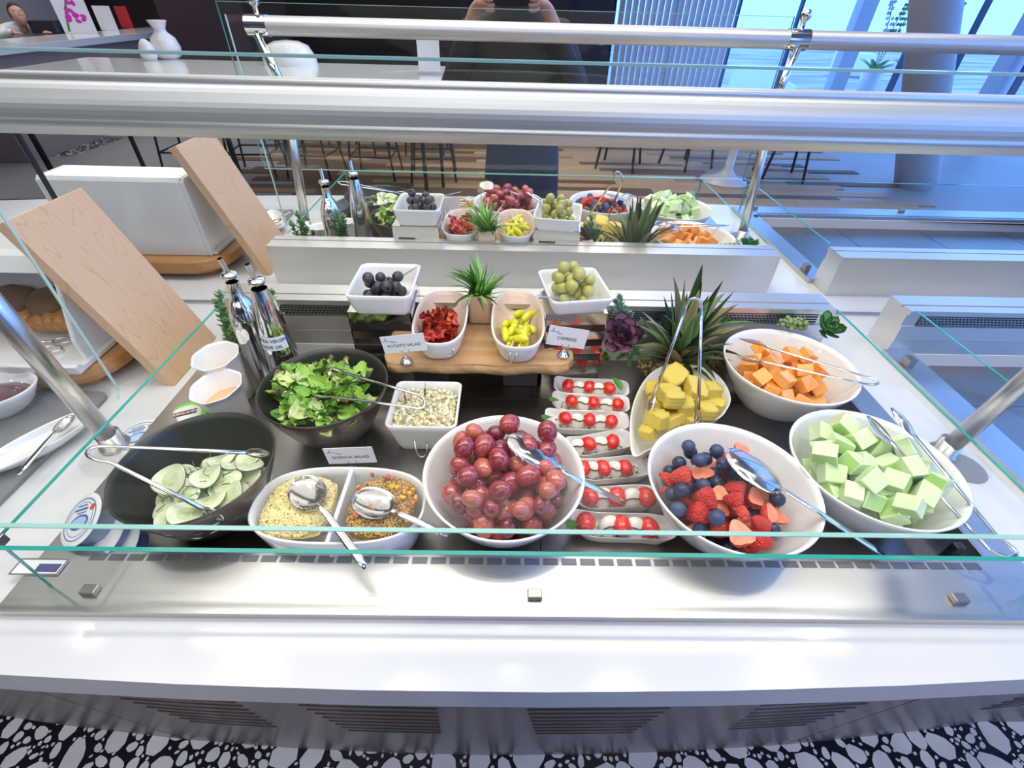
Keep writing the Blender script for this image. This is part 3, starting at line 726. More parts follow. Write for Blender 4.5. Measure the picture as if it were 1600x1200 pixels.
mound('quinoa_salad', 'brown quinoa with diced vegetables in the right half of the divided dish', -.1685, .394, .0445, .050, .036, .013, [(QU, 5), (QU3, 4), (QU2, 3), (CARR, .35), (HERB, .35), (BELL, .3)], .0022, 5200, 2, cat='salad')
r_ = random.Random(8)
dice = []
for m_ in (BELL, CARR, REDP):
    bm = bmesh.new(); box(bm, -1, 1, -.8, .8, -.5, .5, .2); dice.append(newmesh('pepper_dice', bm, m_, False))
for px, py, k in ((622, 762, 0), (632, 768, 0), (640, 772, 0), (629, 777, 0), (645, 766, 0), (650, 778, 0), (612, 760, 0), (560, 762, 1), (645, 785, 1), (582, 742, 2), (556, 805, 1), (590, 832, 0), (606, 745, 2)):
    item('pepper_dice', dice[k], U(px, py, .051), rrot(r_), .0035, ['small yellow pepper dice lying on the quinoa', 'small orange carrot dice lying on the quinoa', 'small red pepper dice lying on the quinoa'][k], 'vegetable dice', ['yellow dice on quinoa', 'orange dice on quinoa', 'red dice on quinoa'][k])
PS = mat('potato_cream', (.86, .78, .50), .35, coat=.2); PS2 = mat('potato_pale', (.90, .86, .68), .35, coat=.2); PS3 = mat('potato_yellow', (.82, .68, .30), .4)
mound('potato_salad', 'creamy potato salad filling the square dish left of the grapes', -.138, .606, .052, .053, .018, .014, [(PS, 5), (PS2, 5), (PS3, 1)], .0042, 700, 3, power=5, amp=.9)
# ---- olives
def hollow(bm): lathe(bm, [(.22, -.7), (.28, -.96), (.6, -.82), (.88, -.45), (1, 0), (.9, .45), (.62, .82), (.25, .98), (0, 1)], 18)
bm = bmesh.new(); hollow(bm); bo = newmesh('black_olive', bm, mat('black_olive_skin', (.018, .017, .022), .3, coat=.3, noise=(30, (.05, .045, .055), .3)))
r_ = random.Random(9)
for x, y, z, r in pile(23, .0105, lambda x, y: .143 if abs(x+.2245) < .046 and abs(y-.782) < .050 else .2, -.2245, .772, .034, rnd=r_, K=6, jit=.12):
    item('black_olive', bo, (x, y, z), rrot(r_), r, 'pitted black olive in the square dish on the left riser', 'olive', 'black olives in the square dish')
bm = bmesh.new(); lathe(bm, [(0, -1.15), (.3, -1.05), (.7, -.75), (.97, -.2), (.98, .25), (.75, .75), (.35, 1.05), (.12, 1.12), (0, 1.1)], 16)
go = newmesh('green_olive', bm, mat('green_olive_skin', (.36, .36, .07), .25, coat=.4, noise=(28, (.56, .52, .16), .3)))
for x, y, z, r in pile(23, .0112, lambda x, y: .143 if math.hypot(x-.127, y-.80) < .052 else .2, .127, .803, .036, rnd=r_, K=6, jit=.14):
    item('green_olive', go, (x, y, z), rrot(r_), r, 'green olive in the square dish on the right riser', 'olive', 'green olives in the square dish')
# ---- dried tomatoes, pepperoncini
def crumple(name, m, seed, L=1, W=.6):
    r2 = random.Random(seed); bm = bmesh.new(); g = []; ph = [r2.uniform(0, 6) for _ in range(6)]
    for i in range(9):
        row = []
        for j in range(7):
            u, v = -1+i/4, -1+j/3; k = math.sqrt(max(.08, 1-u*u*.7))
            row.append(bm.verts.new((u*L+.08*sin(ph[0]+7*v), v*W*k, .22*sin(ph[1]+4*u+3*v)+.18*sin(ph[2]+7*v)+.12*sin(ph[3]+9*u))))
        g.append(row)
    for i in range(8):
        for j in range(6): bm.faces.new((g[i][j], g[i+1][j], g[i+1][j+1], g[i][j+1]))
    r = bmesh.ops.solidify(bm, geom=bm.faces[:], thickness=.16)
    return newmesh(name, bm, m)
dt = [crumple('dried_tomato', mat('dried_tomato_red', (.62, .035, .02), .25, coat=.5, noise=(60, (.80, .12, .05), .3)), i) for i in range(4)]
r_ = random.Random(19)
for x, y, z, r in pile(44, .010, lambda x, y: .079 if (abs(x+.1235)/.040)**2.5+(abs(y-.762)/.080)**2.5 < 1 else .13, -.1235, .752, .026, rnd=r_, K=6, ell=1.75, pack=.7):
    item('dried_tomato', r_.choice(dt), (x, y, z), Euler((r_.uniform(-.8, .8), r_.uniform(-.8, .8), r_.uniform(0, 6))), .0165, 'shrivelled red dried tomato in the left dish on the board', 'dried tomato', 'dried tomatoes in the dish')
def pepper(seed, m):
    r2 = random.Random(seed); bm = bmesh.new(); b = r2.uniform(-.5, .5)
    pts = [Vector((b*(u*u)*1.2, -1+2*u, .12*sin(4*u+seed))) for u in [k/9 for k in range(10)]]
    rad = [.10, .26, .34, .36, .35, .34, .31, .25, .17, .05]; tube(bm, pts, rad, 10)
    for v in bm.verts: v.co += v.co.normalized()*.03*sin(v.co.y*9+v.co.x*12)
    return newmesh('yellow_pepper', bm, m)
PP = mat('pepper_yellow', (.78, .72, .01), .2, coat=.6, noise=(20, (.60, .64, .02), .3)); pp = [pepper(i, PP) for i in range(4)]
for x, y, z, r in pile(26, .0105, lambda x, y: .079 if (abs(x-.0215)/.040)**2.5+(abs(y-.760)/.085)**2.5 < 1 else .13, .0215, .752, .026, rnd=r_, K=6, ell=1.8, pack=.75):
    item('yellow_pepper', r_.choice(pp), (x, y, z), Euler((r_.uniform(-.5, .5), r_.uniform(-.4, .4), r_.uniform(-.9, .9))), .0215, 'pickled yellow pepper in the right dish on the board', 'pepper', 'yellow peppers in the dish')
# ---- pineapple dish and chunks
op = [U(*p, .035) for p in ((988, 712), (984, 660), (992, 622), (1008, 592), (1030, 574), (1055, 568), (1083, 570), (1110, 577), (1132, 597), (1142, 622), (1136, 640), (1122, 654), (1080, 666), (1045, 688), (1015, 703))]
oc = sum((Vector((p.x, p.y, 0)) for p in op), Vector())/len(op)
sm = smooth_pts([Vector((p.x-oc.x, p.y-oc.y, 0)) for p in op], 4, True)
t = thing('teardrop_dish', 'white teardrop shaped dish of pineapple behind the berry bowl', 'dish', (oc.x, oc.y, WF)); H = .035-WF
lv = [(.55, 0), (.58, .004), (.74, .02), (.88, .042), (1.0, H), (.985, H+.001), (.965, H), (.85, .044), (.70, .022), (.5, .010)]
bm = bmesh.new(); outline_loft(bm, [(p.x, p.y) for p in sm], lv); link('shell', bm, mat('cream_porcelain', (.88, .86, .78), .12, coat=.4), t, True)
PIN = mat('pineapple_flesh', (1.0, .68, .03), .35, coat=.2, noise=(50, (1.0, .82, .22), .3, (1, 1, 6)), bump=(90, .6, .003, (1, 1, 5)))
def pchunk(seed, ax):
    r2 = random.Random(seed); bm = bmesh.new(); bmesh.ops.create_cube(bm, size=2); bmesh.ops.subdivide_edges(bm, edges=bm.edges[:], cuts=6, use_grid_fill=True)
    for v in bm.verts:
        c = v.co; k = 1-.12*(c.x*c.x*c.y*c.y); v.co = Vector((c.x*ax[0]*k, c.y*ax[1]*k, c.z*ax[2]+.12*(1-c.x*c.x))) + Vector((.05*sin(9*c.z+seed), .04*sin(8*c.x+seed), .06*sin(11*c.x)))
    return newmesh('pineapple_chunk', bm, PIN)
pch = [pchunk(i, a) for i, a in enumerate(((1, .75, .5), (.8, .7, .6), (1.1, .8, .45)))]
r_ = random.Random(14)
for px, py, z, sc_, k in ((1052, 590, .068, .030, 0), (1085, 607, .062, .028, 2), (1045, 618, .068, .030, 2), (1068, 635, .050, .026, 1), (1025, 655, .048, .027, 1), (1100, 640, .045, .026, 0), (1110, 612, .048, .026, 1), (1030, 630, .045, .026, 0), (1075, 612, .040, .030, 0), (1012, 675, .030, .020, 1), (1048, 655, .035, .026, 2), (1075, 655, .030, .022, 1), (1118, 630, .035, .022, 2), (1022, 610, .035, .024, 1), (1040, 640, .018, .028, 0), (1090, 630, .018, .028, 2)):
    p = U(px, py, z); item('pineapple_chunk', pch[k], p, Euler((r_.uniform(-.35, .35), r_.uniform(-.35, .35), r_.uniform(0, 6))), sc_*.8, 'yellow pineapple chunk in the teardrop dish', 'pineapple', 'pineapple chunks in the teardrop dish')

# ---- caprese dishes
def boat(bm, L, W, H=.020, th=.0028, skew=.10):
    N = 56; rings = []
    def ol(s, z, e):
        r = []
        for i in range(N):
            a = 2*pi*i/N; c, d = cos(a), sin(a); x = L*(abs(c)**.32)*(1 if c > 0 else -1); y = W*(abs(d)**.45)*(1 if d > 0 else -1)
            y += skew*L*sin(pi*x/L*.9)*.55; f = (x/L)**2
            r.append(bm.verts.new((x*(s if s < 1 else 1)*(1), y*s, z+e*.006*f*f)))
        rings.append(r)
    for s, z, e in ((.78, 0, 0), (.80, .002, 0), (.92, H*.6, .6), (1, H, 1), (.985, H+.0008, 1), (.955, H, 1), (.87, H*.6, .6), (.74, .005, 0)): ol(s, z, e)
    for k in range(len(rings)-1):
        for i in range(N): bm.faces.new((rings[k][i], rings[k][(i+1) % N], rings[k+1][(i+1) % N], rings[k+1][i]))
    bm.faces.new(rings[0][::-1]); bm.faces.new(rings[-1])
TOM = mat('cherry_tomato_skin', (.78, .025, .012), .10, coat=1); MOZ = mat('mozzarella_white', (.86, .84, .74), .35, sss=.1); BALS = mat('balsamic_glaze', (.06, .015, .01), .15, coat=.5); BAS = leafm('basil_green', (.05, .20, .02), (.10, .30, .04)); PEST = mat('pesto_green', (.22, .28, .05), .5)
bm = bmesh.new(); bmesh.ops.create_uvsphere(bm, u_segments=20, v_segments=14, radius=1)
for v in bm.verts: v.co.z *= 1.3
tomme = newmesh('cherry_tomato', bm, TOM)
bm = bmesh.new(); lathe(bm, [(0, -.42), (.7, -.40), (1, -.25), (1.02, .0), (.9, .3), (.5, .5), (0, .55)], 20)
mozme = newmesh('mozzarella_half', bm, MOZ)
basme = leaf_mesh('basil_leaf', BAS, 1, .32, 0, .3, .15, 9)
spec = [((923, 606), 116, 27, -7, (888, 921, 951), (904, 935), (971, 610, 40)),
        ((922, 630), 120, 28, -7, (893, 927, 965), (911, 948), (873, 625, 140)),
        ((916, 657), 130, 30, -6, (883, 921, 955), (901, 938), (860, 651, 150)),
        ((936, 693), 104, 30, 9, (919, 957), (902, 938), None),
        ((956, 732), 118, 34, 2, (912, 942, 976), (925, 960), None),
        ((962, 777), 128, 34, -1, (920, 964, 1009), (942, 988), None),
        ((972, 822), 160, 40, -7, (915, 971, 1013), (953, 992), (900, 815, 150))]
ordw = ['first from the back', 'second from the back', 'third from the back', 'in the middle of the row', 'third from the front', 'second from the front', 'nearest the viewer']
r_ = random.Random(77)
for k, (c, wpx, hpx, ang, toms, mozs, bas) in enumerate(spec):
    p = U(c[0], c[1], -.012); L = (U(c[0]+wpx/2, c[1], -.012)-U(c[0]-wpx/2, c[1], -.012)).length/2
    W = abs(U(c[0], c[1]-hpx/2, -.012).y-U(c[0], c[1]+hpx/2, -.012).y)/2; a = R(ang)
    t = thing('canape_dish', 'small wavy white caprese dish, '+ordw[k], 'dish', (p.x, p.y, WF), 'caprese dishes', rot=(0, 0, a))
    bm = bmesh.new(); boat(bm, L, W); link('shell', bm, PORC, t, True)
    bm = bmesh.new()
    for q in range(70):
        x, y = r_.uniform(-.75, .75)*L, r_.uniform(-.5, .5)*W; rr_ = r_.uniform(.001, .0022)
        bmesh.ops.create_icosphere(bm, subdivisions=1, radius=rr_, matrix=Matrix.Translation((x, y+.05*L*sin(pi*x/L), .0065)))
    o = link('pesto', bm, PEST); o.parent = t; o['kind'] = 'stuff'
    sl = -tan(a)
    for j, px in enumerate(toms):
        py = c[1]-(px-c[0])*tan(a)*.62; q = U(px, py-1, -.002); s_ = .0128 if k < 5 else .0148
        item('cherry_tomato', tomme, q, Euler((r_.uniform(.9, 1.4), 0, r_.uniform(-.6, .6)+a)), s_, '%s cherry tomato on the caprese dish %s' % (['left', 'middle' if len(toms) == 3 else 'right', 'right'][j], ordw[k]), 'tomato', 'tomatoes on caprese dish %s' % ordw[k])
    for j, px in enumerate(mozs):
        py = c[1]-(px-c[0])*tan(a)*.62; q = U(px, py+2, -.004); s_ = .0142 if k < 5 else .0165
        mo = thing('mozzarella_half', '%s glazed mozzarella half on the caprese dish %s' % (['left', 'right'][j], ordw[k]), 'mozzarella', q, 'mozzarella on caprese dish %s' % ordw[k], rot=(R(62), 0, r_.uniform(-.4, .4)))
        inst('cheese', mozme, mo, sc=s_)
        bm = bmesh.new(); tube(bm, smooth_pts([(-.9*s_, .1*s_, .42*s_), (-.3*s_, .35*s_, .62*s_), (.3*s_, .2*s_, .60*s_), (.9*s_, .4*s_, .38*s_)], 3), .0011, 6); link('glaze', bm, BALS, mo, True)
    if bas:
        q = U(bas[0], bas[1], .0); item('basil_leaf', basme, q, Euler((.35, .2, R(bas[2]))), .03, 'green basil leaf on the caprese dish '+ordw[k], 'basil', None)
#==PART4
# ================================================================== BOARD, RISERS, CARDS
OLW = mat('olive_wood', (.66, .42, .22), .4, noise=(6, (.46, .24, .10), .22, (1, 7, 1))); BARK = mat('live_edge_bark', (.34, .19, .08), .7, noise=(40, (.62, .40, .18), .3), bump=(60, 1, .004))
t = thing('serving_board', 'live edge wooden board carrying the two small dishes and the potted grass', 'board', (-.05, .76, .05))
fr = [(-.166, -.075), (-.150, -.083), (-.11, -.078), (-.06, -.082), (0, -.079), (.05, -.084), (.10, -.076), (.14, -.080), (.165, -.072)]
pts = [(p.x, p.y) for p in smooth_pts([Vector((x, y, 0)) for x, y in fr], 3)]
top = pts + [(.176, -.055), (.176, -.03), (.122, -.028), (.120, .07), (-.122, .07), (-.122, -.028), (-.172, -.03), (-.175, -.055)]
bm = bmesh.new(); prism(bm, top, .001, .0195, bev=.0015); link('board', bm, OLW, t)
bm = bmesh.new(); A = []
for k, (x, y) in enumerate(pts): A.append([bm.verts.new((x, y-d, z)) for d, z in ((-.002, .0185), (.0035+.0015*sin(k*1.3), .014), (.0045+.002*sin(k*2.1), .007), (.001, -.001), (-.003, -.001))])
for a, b in zip(A, A[1:]):
    for k in range(4): bm.faces.new((a[k], b[k], b[k+1], a[k+1]))
link('bark_edge', bm, BARK, t, True)
for x in (-.1, .08):
    bm = bmesh.new(); box(bm, x-.035, x+.035, -.02, .05, -.08, .0005, .002); link('block_foot', bm, mat('dark_block', (.06, .045, .04), .4), t)
RIS = mat('riser_steel', (.62, .58, .54), .12, 1)
for nm, cx, cy_, rot in (('left', -.232, .792, 0), ('right', .127, .800, R(4))):
    t = thing('steel_riser', 'polished steel riser box with slots under the %s olives' % ('black' if nm == 'left' else 'green'), 'riser', (cx, cy_, WF), rot=(0, 0, rot)); hx, hy, Ht = .058, .050, .166
    for z0, z1 in ((.143, .166), (.110, .128), (.076, .094), (0, .06)):
        bm = bmesh.new(); box(bm, -hx, hx, -hy, -hy+.002, z0, z1); link('front_band', bm, RIS, t)
    for z0, z1 in ((.0, .166),):
        for s in (-1, 1):
            bm = bmesh.new(); box(bm, s*hx-(.002 if s > 0 else 0), s*hx+(.002 if s < 0 else 0), -hy+.0, hy, z0, z1); link('side_panel', bm, RIS, t)
    bm = bmesh.new(); box(bm, -hx+.002, hx-.002, hy-.002, hy, 0, .166); link('rear_panel', bm, SATIN, t)
    for x0, z0 in ((-.045, .128), (-.045, .06)):
        bm = bmesh.new(); box(bm, x0, x0+.042, hy, hy+.0006, z0, z0+.010); link('rear_slot', bm, DARK, t)
    if nm == 'right':
        bm = bmesh.new(); box(bm, -.048, -.004, hy+.0002, hy+.0008, .095, .103); link('red_label', bm, mat('label_red_white', (.75, .08, .05), .5), t)
    bm = bmesh.new(); box(bm, -hx, hx, -hy, hy, .1661, .1671); link('top_plate', bm, RIS, t)
def card(label, words, quad, Y, base_px, base_z, size):
    q = [V(px, py, Y) for px, py in quad]      # TL TR BR BL
    o = (q[0]+q[1]+q[2]+q[3])/4; X = ((q[1]+q[2])-(q[0]+q[3])).normalized(); Yv = ((q[0]+q[1])-(q[2]+q[3])); Yv = (Yv-X*Yv.dot(X)).normalized(); Z = X.cross(Yv)
    wd = ((q[1]-q[0]).length+(q[2]-q[3]).length)/4; ht = ((q[0]-q[3]).length+(q[1]-q[2]).length)/4
    b = U(*base_px, base_z); t = thing('label_holder', label, 'card holder', b)
    mxx = axes(X, Yv, Z, o-b)
    bm = bmesh.new(); box(bm, -wd, wd, -ht, ht, -.0004, .0004, mx=mxx); link('card', bm, PAPER, t); cardo = t.children[0] if t.children else None
    text(words, size, INK, axes(X, Yv, Z, o-b+Z*.0006-Yv*ht*.18), cardo, 'lettering', .0001)
    bm = bmesh.new(); box(bm, -wd*.93, -wd*.45, ht*.42, ht*.47, .0004, .0007, mx=mxx); box(bm, -wd*.8, -wd*.76, ht*.5, ht*.78, .0004, .0007, mx=mxx); box(bm, -wd*.55, -wd*.3, ht*.25, ht*.31, .0004, .0007, mx=mxx); link('printed_mark', bm, BLUEINK, cardo)
    bm = bmesh.new(); lathe(bm, [(0, 0), (.011, 0), (.0115, .003), (.009, .0045), (.008, .008), (.005, .010), (.0022, .014), (0, .015)], 20); link('base', bm, CHROME, t, True)
    for s in (-1, 1):
        cp = o-b-Yv*ht*.85+X*s*.006
        bm = bmesh.new(); tube(bm, smooth_pts([(0, 0, .013), (s*.002, 0, .018), tuple(cp-Z*.0025), tuple(cp+Yv*.006-Z*.002), tuple(cp+Yv*.004+Z*.002), tuple(cp-Yv*.001+Z*.002)], 3), .0008, 6); link('clip_wire', bm, CHROME, t, True)
card('white POTATO SALAD card in chrome holder on the board corner', 'POTATO SALAD', [(594, 527), (662, 520), (667, 547), (601, 553)], .655, (635, 566), .0705, .0078)
card('white CAPRESE card in chrome holder at right end of the board', 'CAPRESE', [(856, 508), (919, 516), (914, 546), (856, 537)], .705, (880, 556), .0705, .0092)
card('white QUINOA SALAD card in chrome holder behind the divided dish', 'QUINOA SALAD', [(505, 702), (583, 697), (587, 723), (513, 724)], .470, (545, 742), WF, .0078)

# ================================================================== CUTLERY
def arc3(p0, p1, bulge, n=8):
    """rounded loop from p0 to p1 bulging along vector"""
    p0, p1 = Vector(p0), Vector(p1); c = (p0+p1)/2; h = (p1-p0)/2; return [c-h*cos(pi*i/n)+Vector(bulge)*sin(pi*i/n) for i in range(n+1)]
def tongs(label, A0, A1, T0, T1, bulge, rad=.0022, head=None, hs=.011, up=(0, 0, 1), m=None):
    """A0/A1 loop ends, T0/T1 tips"""
    A0, A1, T0, T1 = map(Vector, (A0, A1, T0, T1)); base = (A0+A1)/2; t = thing('serving_tongs', label, 'tongs', base)
    m = m or CUTL
    pts = [T0-base]+[A0-base+(T0-A0)*.12]+[p-base for p in arc3(A0, A1, bulge)]+[A1-base+(T1-A1)*.12]+[T1-base]
    bm = bmesh.new(); n = len(pts); tube(bm, pts, [rad*1.25]+[rad]*(n-2)+[rad*1.25], 8, .55, up=Vector(up)); link('spring_arms', bm, m, t, True)
    if head:
        for A, T, O in ((A0, T0, T1), (A1, T1, T0)):
            d = (T-A).normalized(); s = (O-T); s = (s-d*s.dot(d)).normalized(); nn = (d.cross(s)+s*(.9 if hs > .008 else 0)).normalized(); s = nn.cross(d) if hs > .008 else s
            bm = bmesh.new(); N = 9; g = []
            for i in range(N+1):
                u = i/N; wd = hs*(sin(pi*min(.93, u*.86+.06))**.7)*.62
                if head == 'claw' and u > .8: wd *= .9
                row = []
                for j in range(-3, 4):
                    v = j/3; lift = .30*hs*(1-v*v)*sin(pi*u)
                    e = (.12*hs*((j+9) % 2)) if (head == 'claw' and i == N) else 0
                    row.append(bm.verts.new(T-base+d*(hs*2.6*(u-.05)+e)+nn*(v*wd)-s*lift))
                g.append(row)
            for i in range(N):
                for j in range(6): bm.faces.new((g[i][j], g[i][j+1], g[i+1][j+1], g[i+1][j]))
            bmesh.ops.solidify(bm, geom=bm.faces[:], thickness=.0009); link('tong_head', bm, m, t, True)
    return t
def spoon(label, B, E, mid=None, bl=.030, bw=.021, up=(0, 0, 1), depth=.007, nm='serving_spoon', flip=1, hw=.0045):
    B, E = Vector(B), Vector(E); t = thing(nm, label, 'spoon', B); d = (E-B); d.normalize(); up = Vector(up); s = d.cross(up).normalized(); n = s.cross(d).normalized()
    bm = bmesh.new(); N = 12; g = []
    for i in range(N+1):
        a = pi*i/N; u = -cos(a)*bl; w_ = sin(a)**.85*bw if 0 < i < N else .0016; row = []
        for j in range(-5, 6):
            v = j/5; row.append(bm.verts.new(d*u+s*(w_*v)-n*(flip*depth*(1-v*v)*sin(a))))
        g.append(row)
    for i in range(N):
        for j in range(10): bm.faces.new((g[i][j], g[i][j+1], g[i+1][j+1], g[i+1][j]))
    bmesh.ops.solidify(bm, geom=bm.faces[:], thickness=.0009); link('spoon_bowl', bm, CUTL, t, True)
    P = [d*(bl*.93), d*(bl*1.25)+n*.002]
    if mid: P += [Vector(p)-B for p in mid]
    P += [E-B]; P = smooth_pts(P, 4); k = len(P)
    bm = bmesh.new(); tube(bm, P, [hw*(.62+.9*abs(i/(k-1)-.25)) if i < k-1 else hw*.7 for i in range(k)], 10, .32, up=n); link('handle', bm, CUTL, t, True)
    return t
tongs('long tongs with looped end resting across the dark cucumber bowl', U(165, 697, .110), U(172, 722, .108), U(385, 707, .092), U(318, 795, .070), U(135, 708, .115)-U(168, 709, .11), head='claw', hs=.012, rad=.0027)
tongs('tongs lying across the green salad with loop over the potato dish', U(652, 616, .098), U(648, 637, .095), U(540, 583, .105), U(520, 620, .10), U(664, 632, .098)-U(650, 627, .098), head='claw', hs=.014, rad=.0027)
tongs('small tongs hanging over the front rim of the potato salad dish', U(650, 702, -.008), U(667, 700, -.008), U(632, 617, .046), U(664, 607, .046), U(660, 714, -.022)-U(659, 701, -.008), rad=.0017, head='narrow', hs=.005)
tongs('small tongs leaning out of the dried tomato dish', U(696, 546, .10), U(708, 545, .10), U(671, 502, .112), U(701, 494, .112), U(703, 557, .086)-U(702, 546, .10), rad=.0016, head='narrow', hs=.005)
tongs('small tongs leaning out of the yellow pepper dish', U(796, 552, .11), U(806, 553, .11), U(812, 500, .115), U(830, 498, .115), U(798, 566, .09)-U(801, 552, .11), rad=.0016, head='narrow', hs=.005)
tongs('upright tongs standing in the pineapple with loop above the pineapple crown', V(1070, 487, .655), V(1096, 487, .655), U(1022, 618, .085), U(1091, 640, .080), V(1085, 466, .655)-V(1083, 487, .655), rad=.0026, head='narrow', hs=.012, up=(0, 1, 0))
tongs('tongs lying across the cantaloupe bowl with loop past its right rim', U(1350, 588, .082), U(1352, 600, .078), U(1195, 541, .10), U(1190, 565, .095), U(1372, 598, .08)-U(1351, 594, .08), rad=.0027, head='claw', hs=.018)
tongs('long tongs resting on the honeydew bowl pointing to the front right corner', U(1562, 842, .052), U(1545, 858, .05), U(1428, 680, .115), U(1392, 690, .10), U(1588, 868, .05)-U(1553, 850, .05), rad=.003, head='claw', hs=.018)
spoon('large serving spoon lying in the grapes with handle towards the caprese dishes', U(833, 706, .092), U(977, 786, .022), [U(880, 735, .085), U(905, 750, .073)], .042, .026, flip=-1, depth=.006)
spoon('large serving spoon in the berries with handle over the right rim', U(1178, 735, .086), U(1383, 868, .02), [U(1225, 765, .082), U(1288, 806, .076)], .044, .027, flip=-1, depth=.006)
spoon('large spoon on the pale couscous with handle over the front rim', U(480, 768, .058), U(572, 888, .055), [U(515, 810, .058)], .030, .024)
spoon('large spoon on the brown quinoa with handle towards the grapes', U(584, 785, .056), U(700, 836, .050), [U(630, 805, .060)], .030, .024)
spoon('small spoon in the black olives with handle over the back corner', U(617, 441, .168), U(657, 414, .200), None, .011, .007, hw=.0028, depth=.002)
spoon('small spoon in the green olives with handle over the left rim', U(872, 469, .166), U(834, 461, .190), None, .012, .007, hw=.0028, depth=.002)

# ================================================================== BOTTLES, CUPS
def bottle(label, x, y, prof, spz, lean):
    t = thing('oil_bottle', label, 'bottle', (x, y, WF)); bm = bmesh.new(); lathe(bm, prof, 40); link('body', bm, CHROME, t, True)
    zt = prof[-1][1]; bm = bmesh.new(); lathe(bm, [(0, 0), (.0095, 0), (.010, .008), (.0135, .010), (.0135, .015), (.011, .017), (0, .018)], 28, loc=(0, 0, zt)); link('stopper', bm, CHROME, t, True)
    bm = bmesh.new(); P = [Vector((0, 0, zt+.012)), Vector((lean*.3, -.001, zt+.02)), Vector((lean, -.004, spz))]
    tube(bm, P, .0042, 14, cap=False); tube(bm, [P[2], P[1]], .0034, 14, cap=False); link('spout', bm, CHROME, t, True)
    return t
p = U(425, 590, WF)
bL = bottle('round-shouldered steel oil bottle standing left beside the wooden board', -.474, .738, [(0, 0), (.026, 0), (.027, .004), (.027, .150), (.025, .168), (.017, .190), (.0105, .200), (.0105, .226)], .270, -.003)
bR = bottle('tapering steel bottle with an EXTRA VIRGIN OLIVE OIL label', -.408, .698, [(0, 0), (.033, 0), (.034, .004), (.031, .06), (.0245, .15), (.017, .21), (.0125, .236)], .280, -.003)
# curved paper label following the cone
def cone_r(z): return .031+(z-.06)*(.0245-.031)/.09
bm = bmesh.new(); g = []
for z in (.128, .154):
    g.append([bm.verts.new((( cone_r(z)+.0006)*sin(a), -(cone_r(z)+.0006)*cos(a), z)) for a in [R(-62+124*k/16) for k in range(17)]])
for k in range(16): bm.faces.new((g[0][k], g[0][k+1], g[1][k+1], g[1][k]))
lab = link('paper_label', bm, PAPER, bR)
for s_, z0 in (('EXTRA VIRGIN', .1465), ('OLIVE OIL', .1345)):
    o = text(s_, .0088, mat('label_navy', (.04, .05, .16), .6), None, lab)
    for v in o.data.vertices:
        x, y, z = v.co; zz = z0+y; r = cone_r(zz)+.0009+(.0002 if z > 0 else 0); a = x/r; v.co = (r*sin(a), -r*cos(a), zz)
CUPM = mat('paper_cup_white', (.88, .88, .87), .4, coat=.2)
def cup(label, x, y, zr, r, zb, tilt, fill=None):
    H = zr-zb; t = thing('paper_cup', label, 'cup', (x, y, zb), rot=tilt)
    bm = bmesh.new(); n = 40
    pr = [(0, .0008), (r*.62, 0), (r*.66, H*.3), (r*.86, H*.8), (r*.93, H*.97), (r*1.0, H), (r*.97, H+.0015), (r*.90, H*.96), (r*.62, H*.28), (r*.58, .003), (0, .003)]
    rings = lathe(bm, pr, n)
    for rr_ in rings[2:9]:
        if len(rr_) > 1:
            for k, v in enumerate(rr_): f = 1+.025*cos(2*pi*k/n*8); v.co.x *= f; v.co.y *= f
    link('cup', bm, CUPM, t, True)
    bm = bmesh.new(); lathe(bm, [(0, H*.6), (r*.755, H*.6)], 24); link('sauce', bm, fill, t)
cup('white fluted paper cup of dressing, the rear one by the oil bottles', -.520, .698, .074, .041, -.029, (R(5), R(-3), 0), mat('sauce_pink', (.80, .62, .56), .3))
cup('white fluted paper cup of orange dressing, the front one by the dark bowls', -.490, .628, .060, .043, -.029, (R(5), R(-4), 0), mat('sauce_orange', (.85, .45, .25), .3))
TUB = mat('tub_blue_grey', (.30, .38, .48), .25, coat=.3); LID = mat('lid_white', (.85, .86, .86), .35)
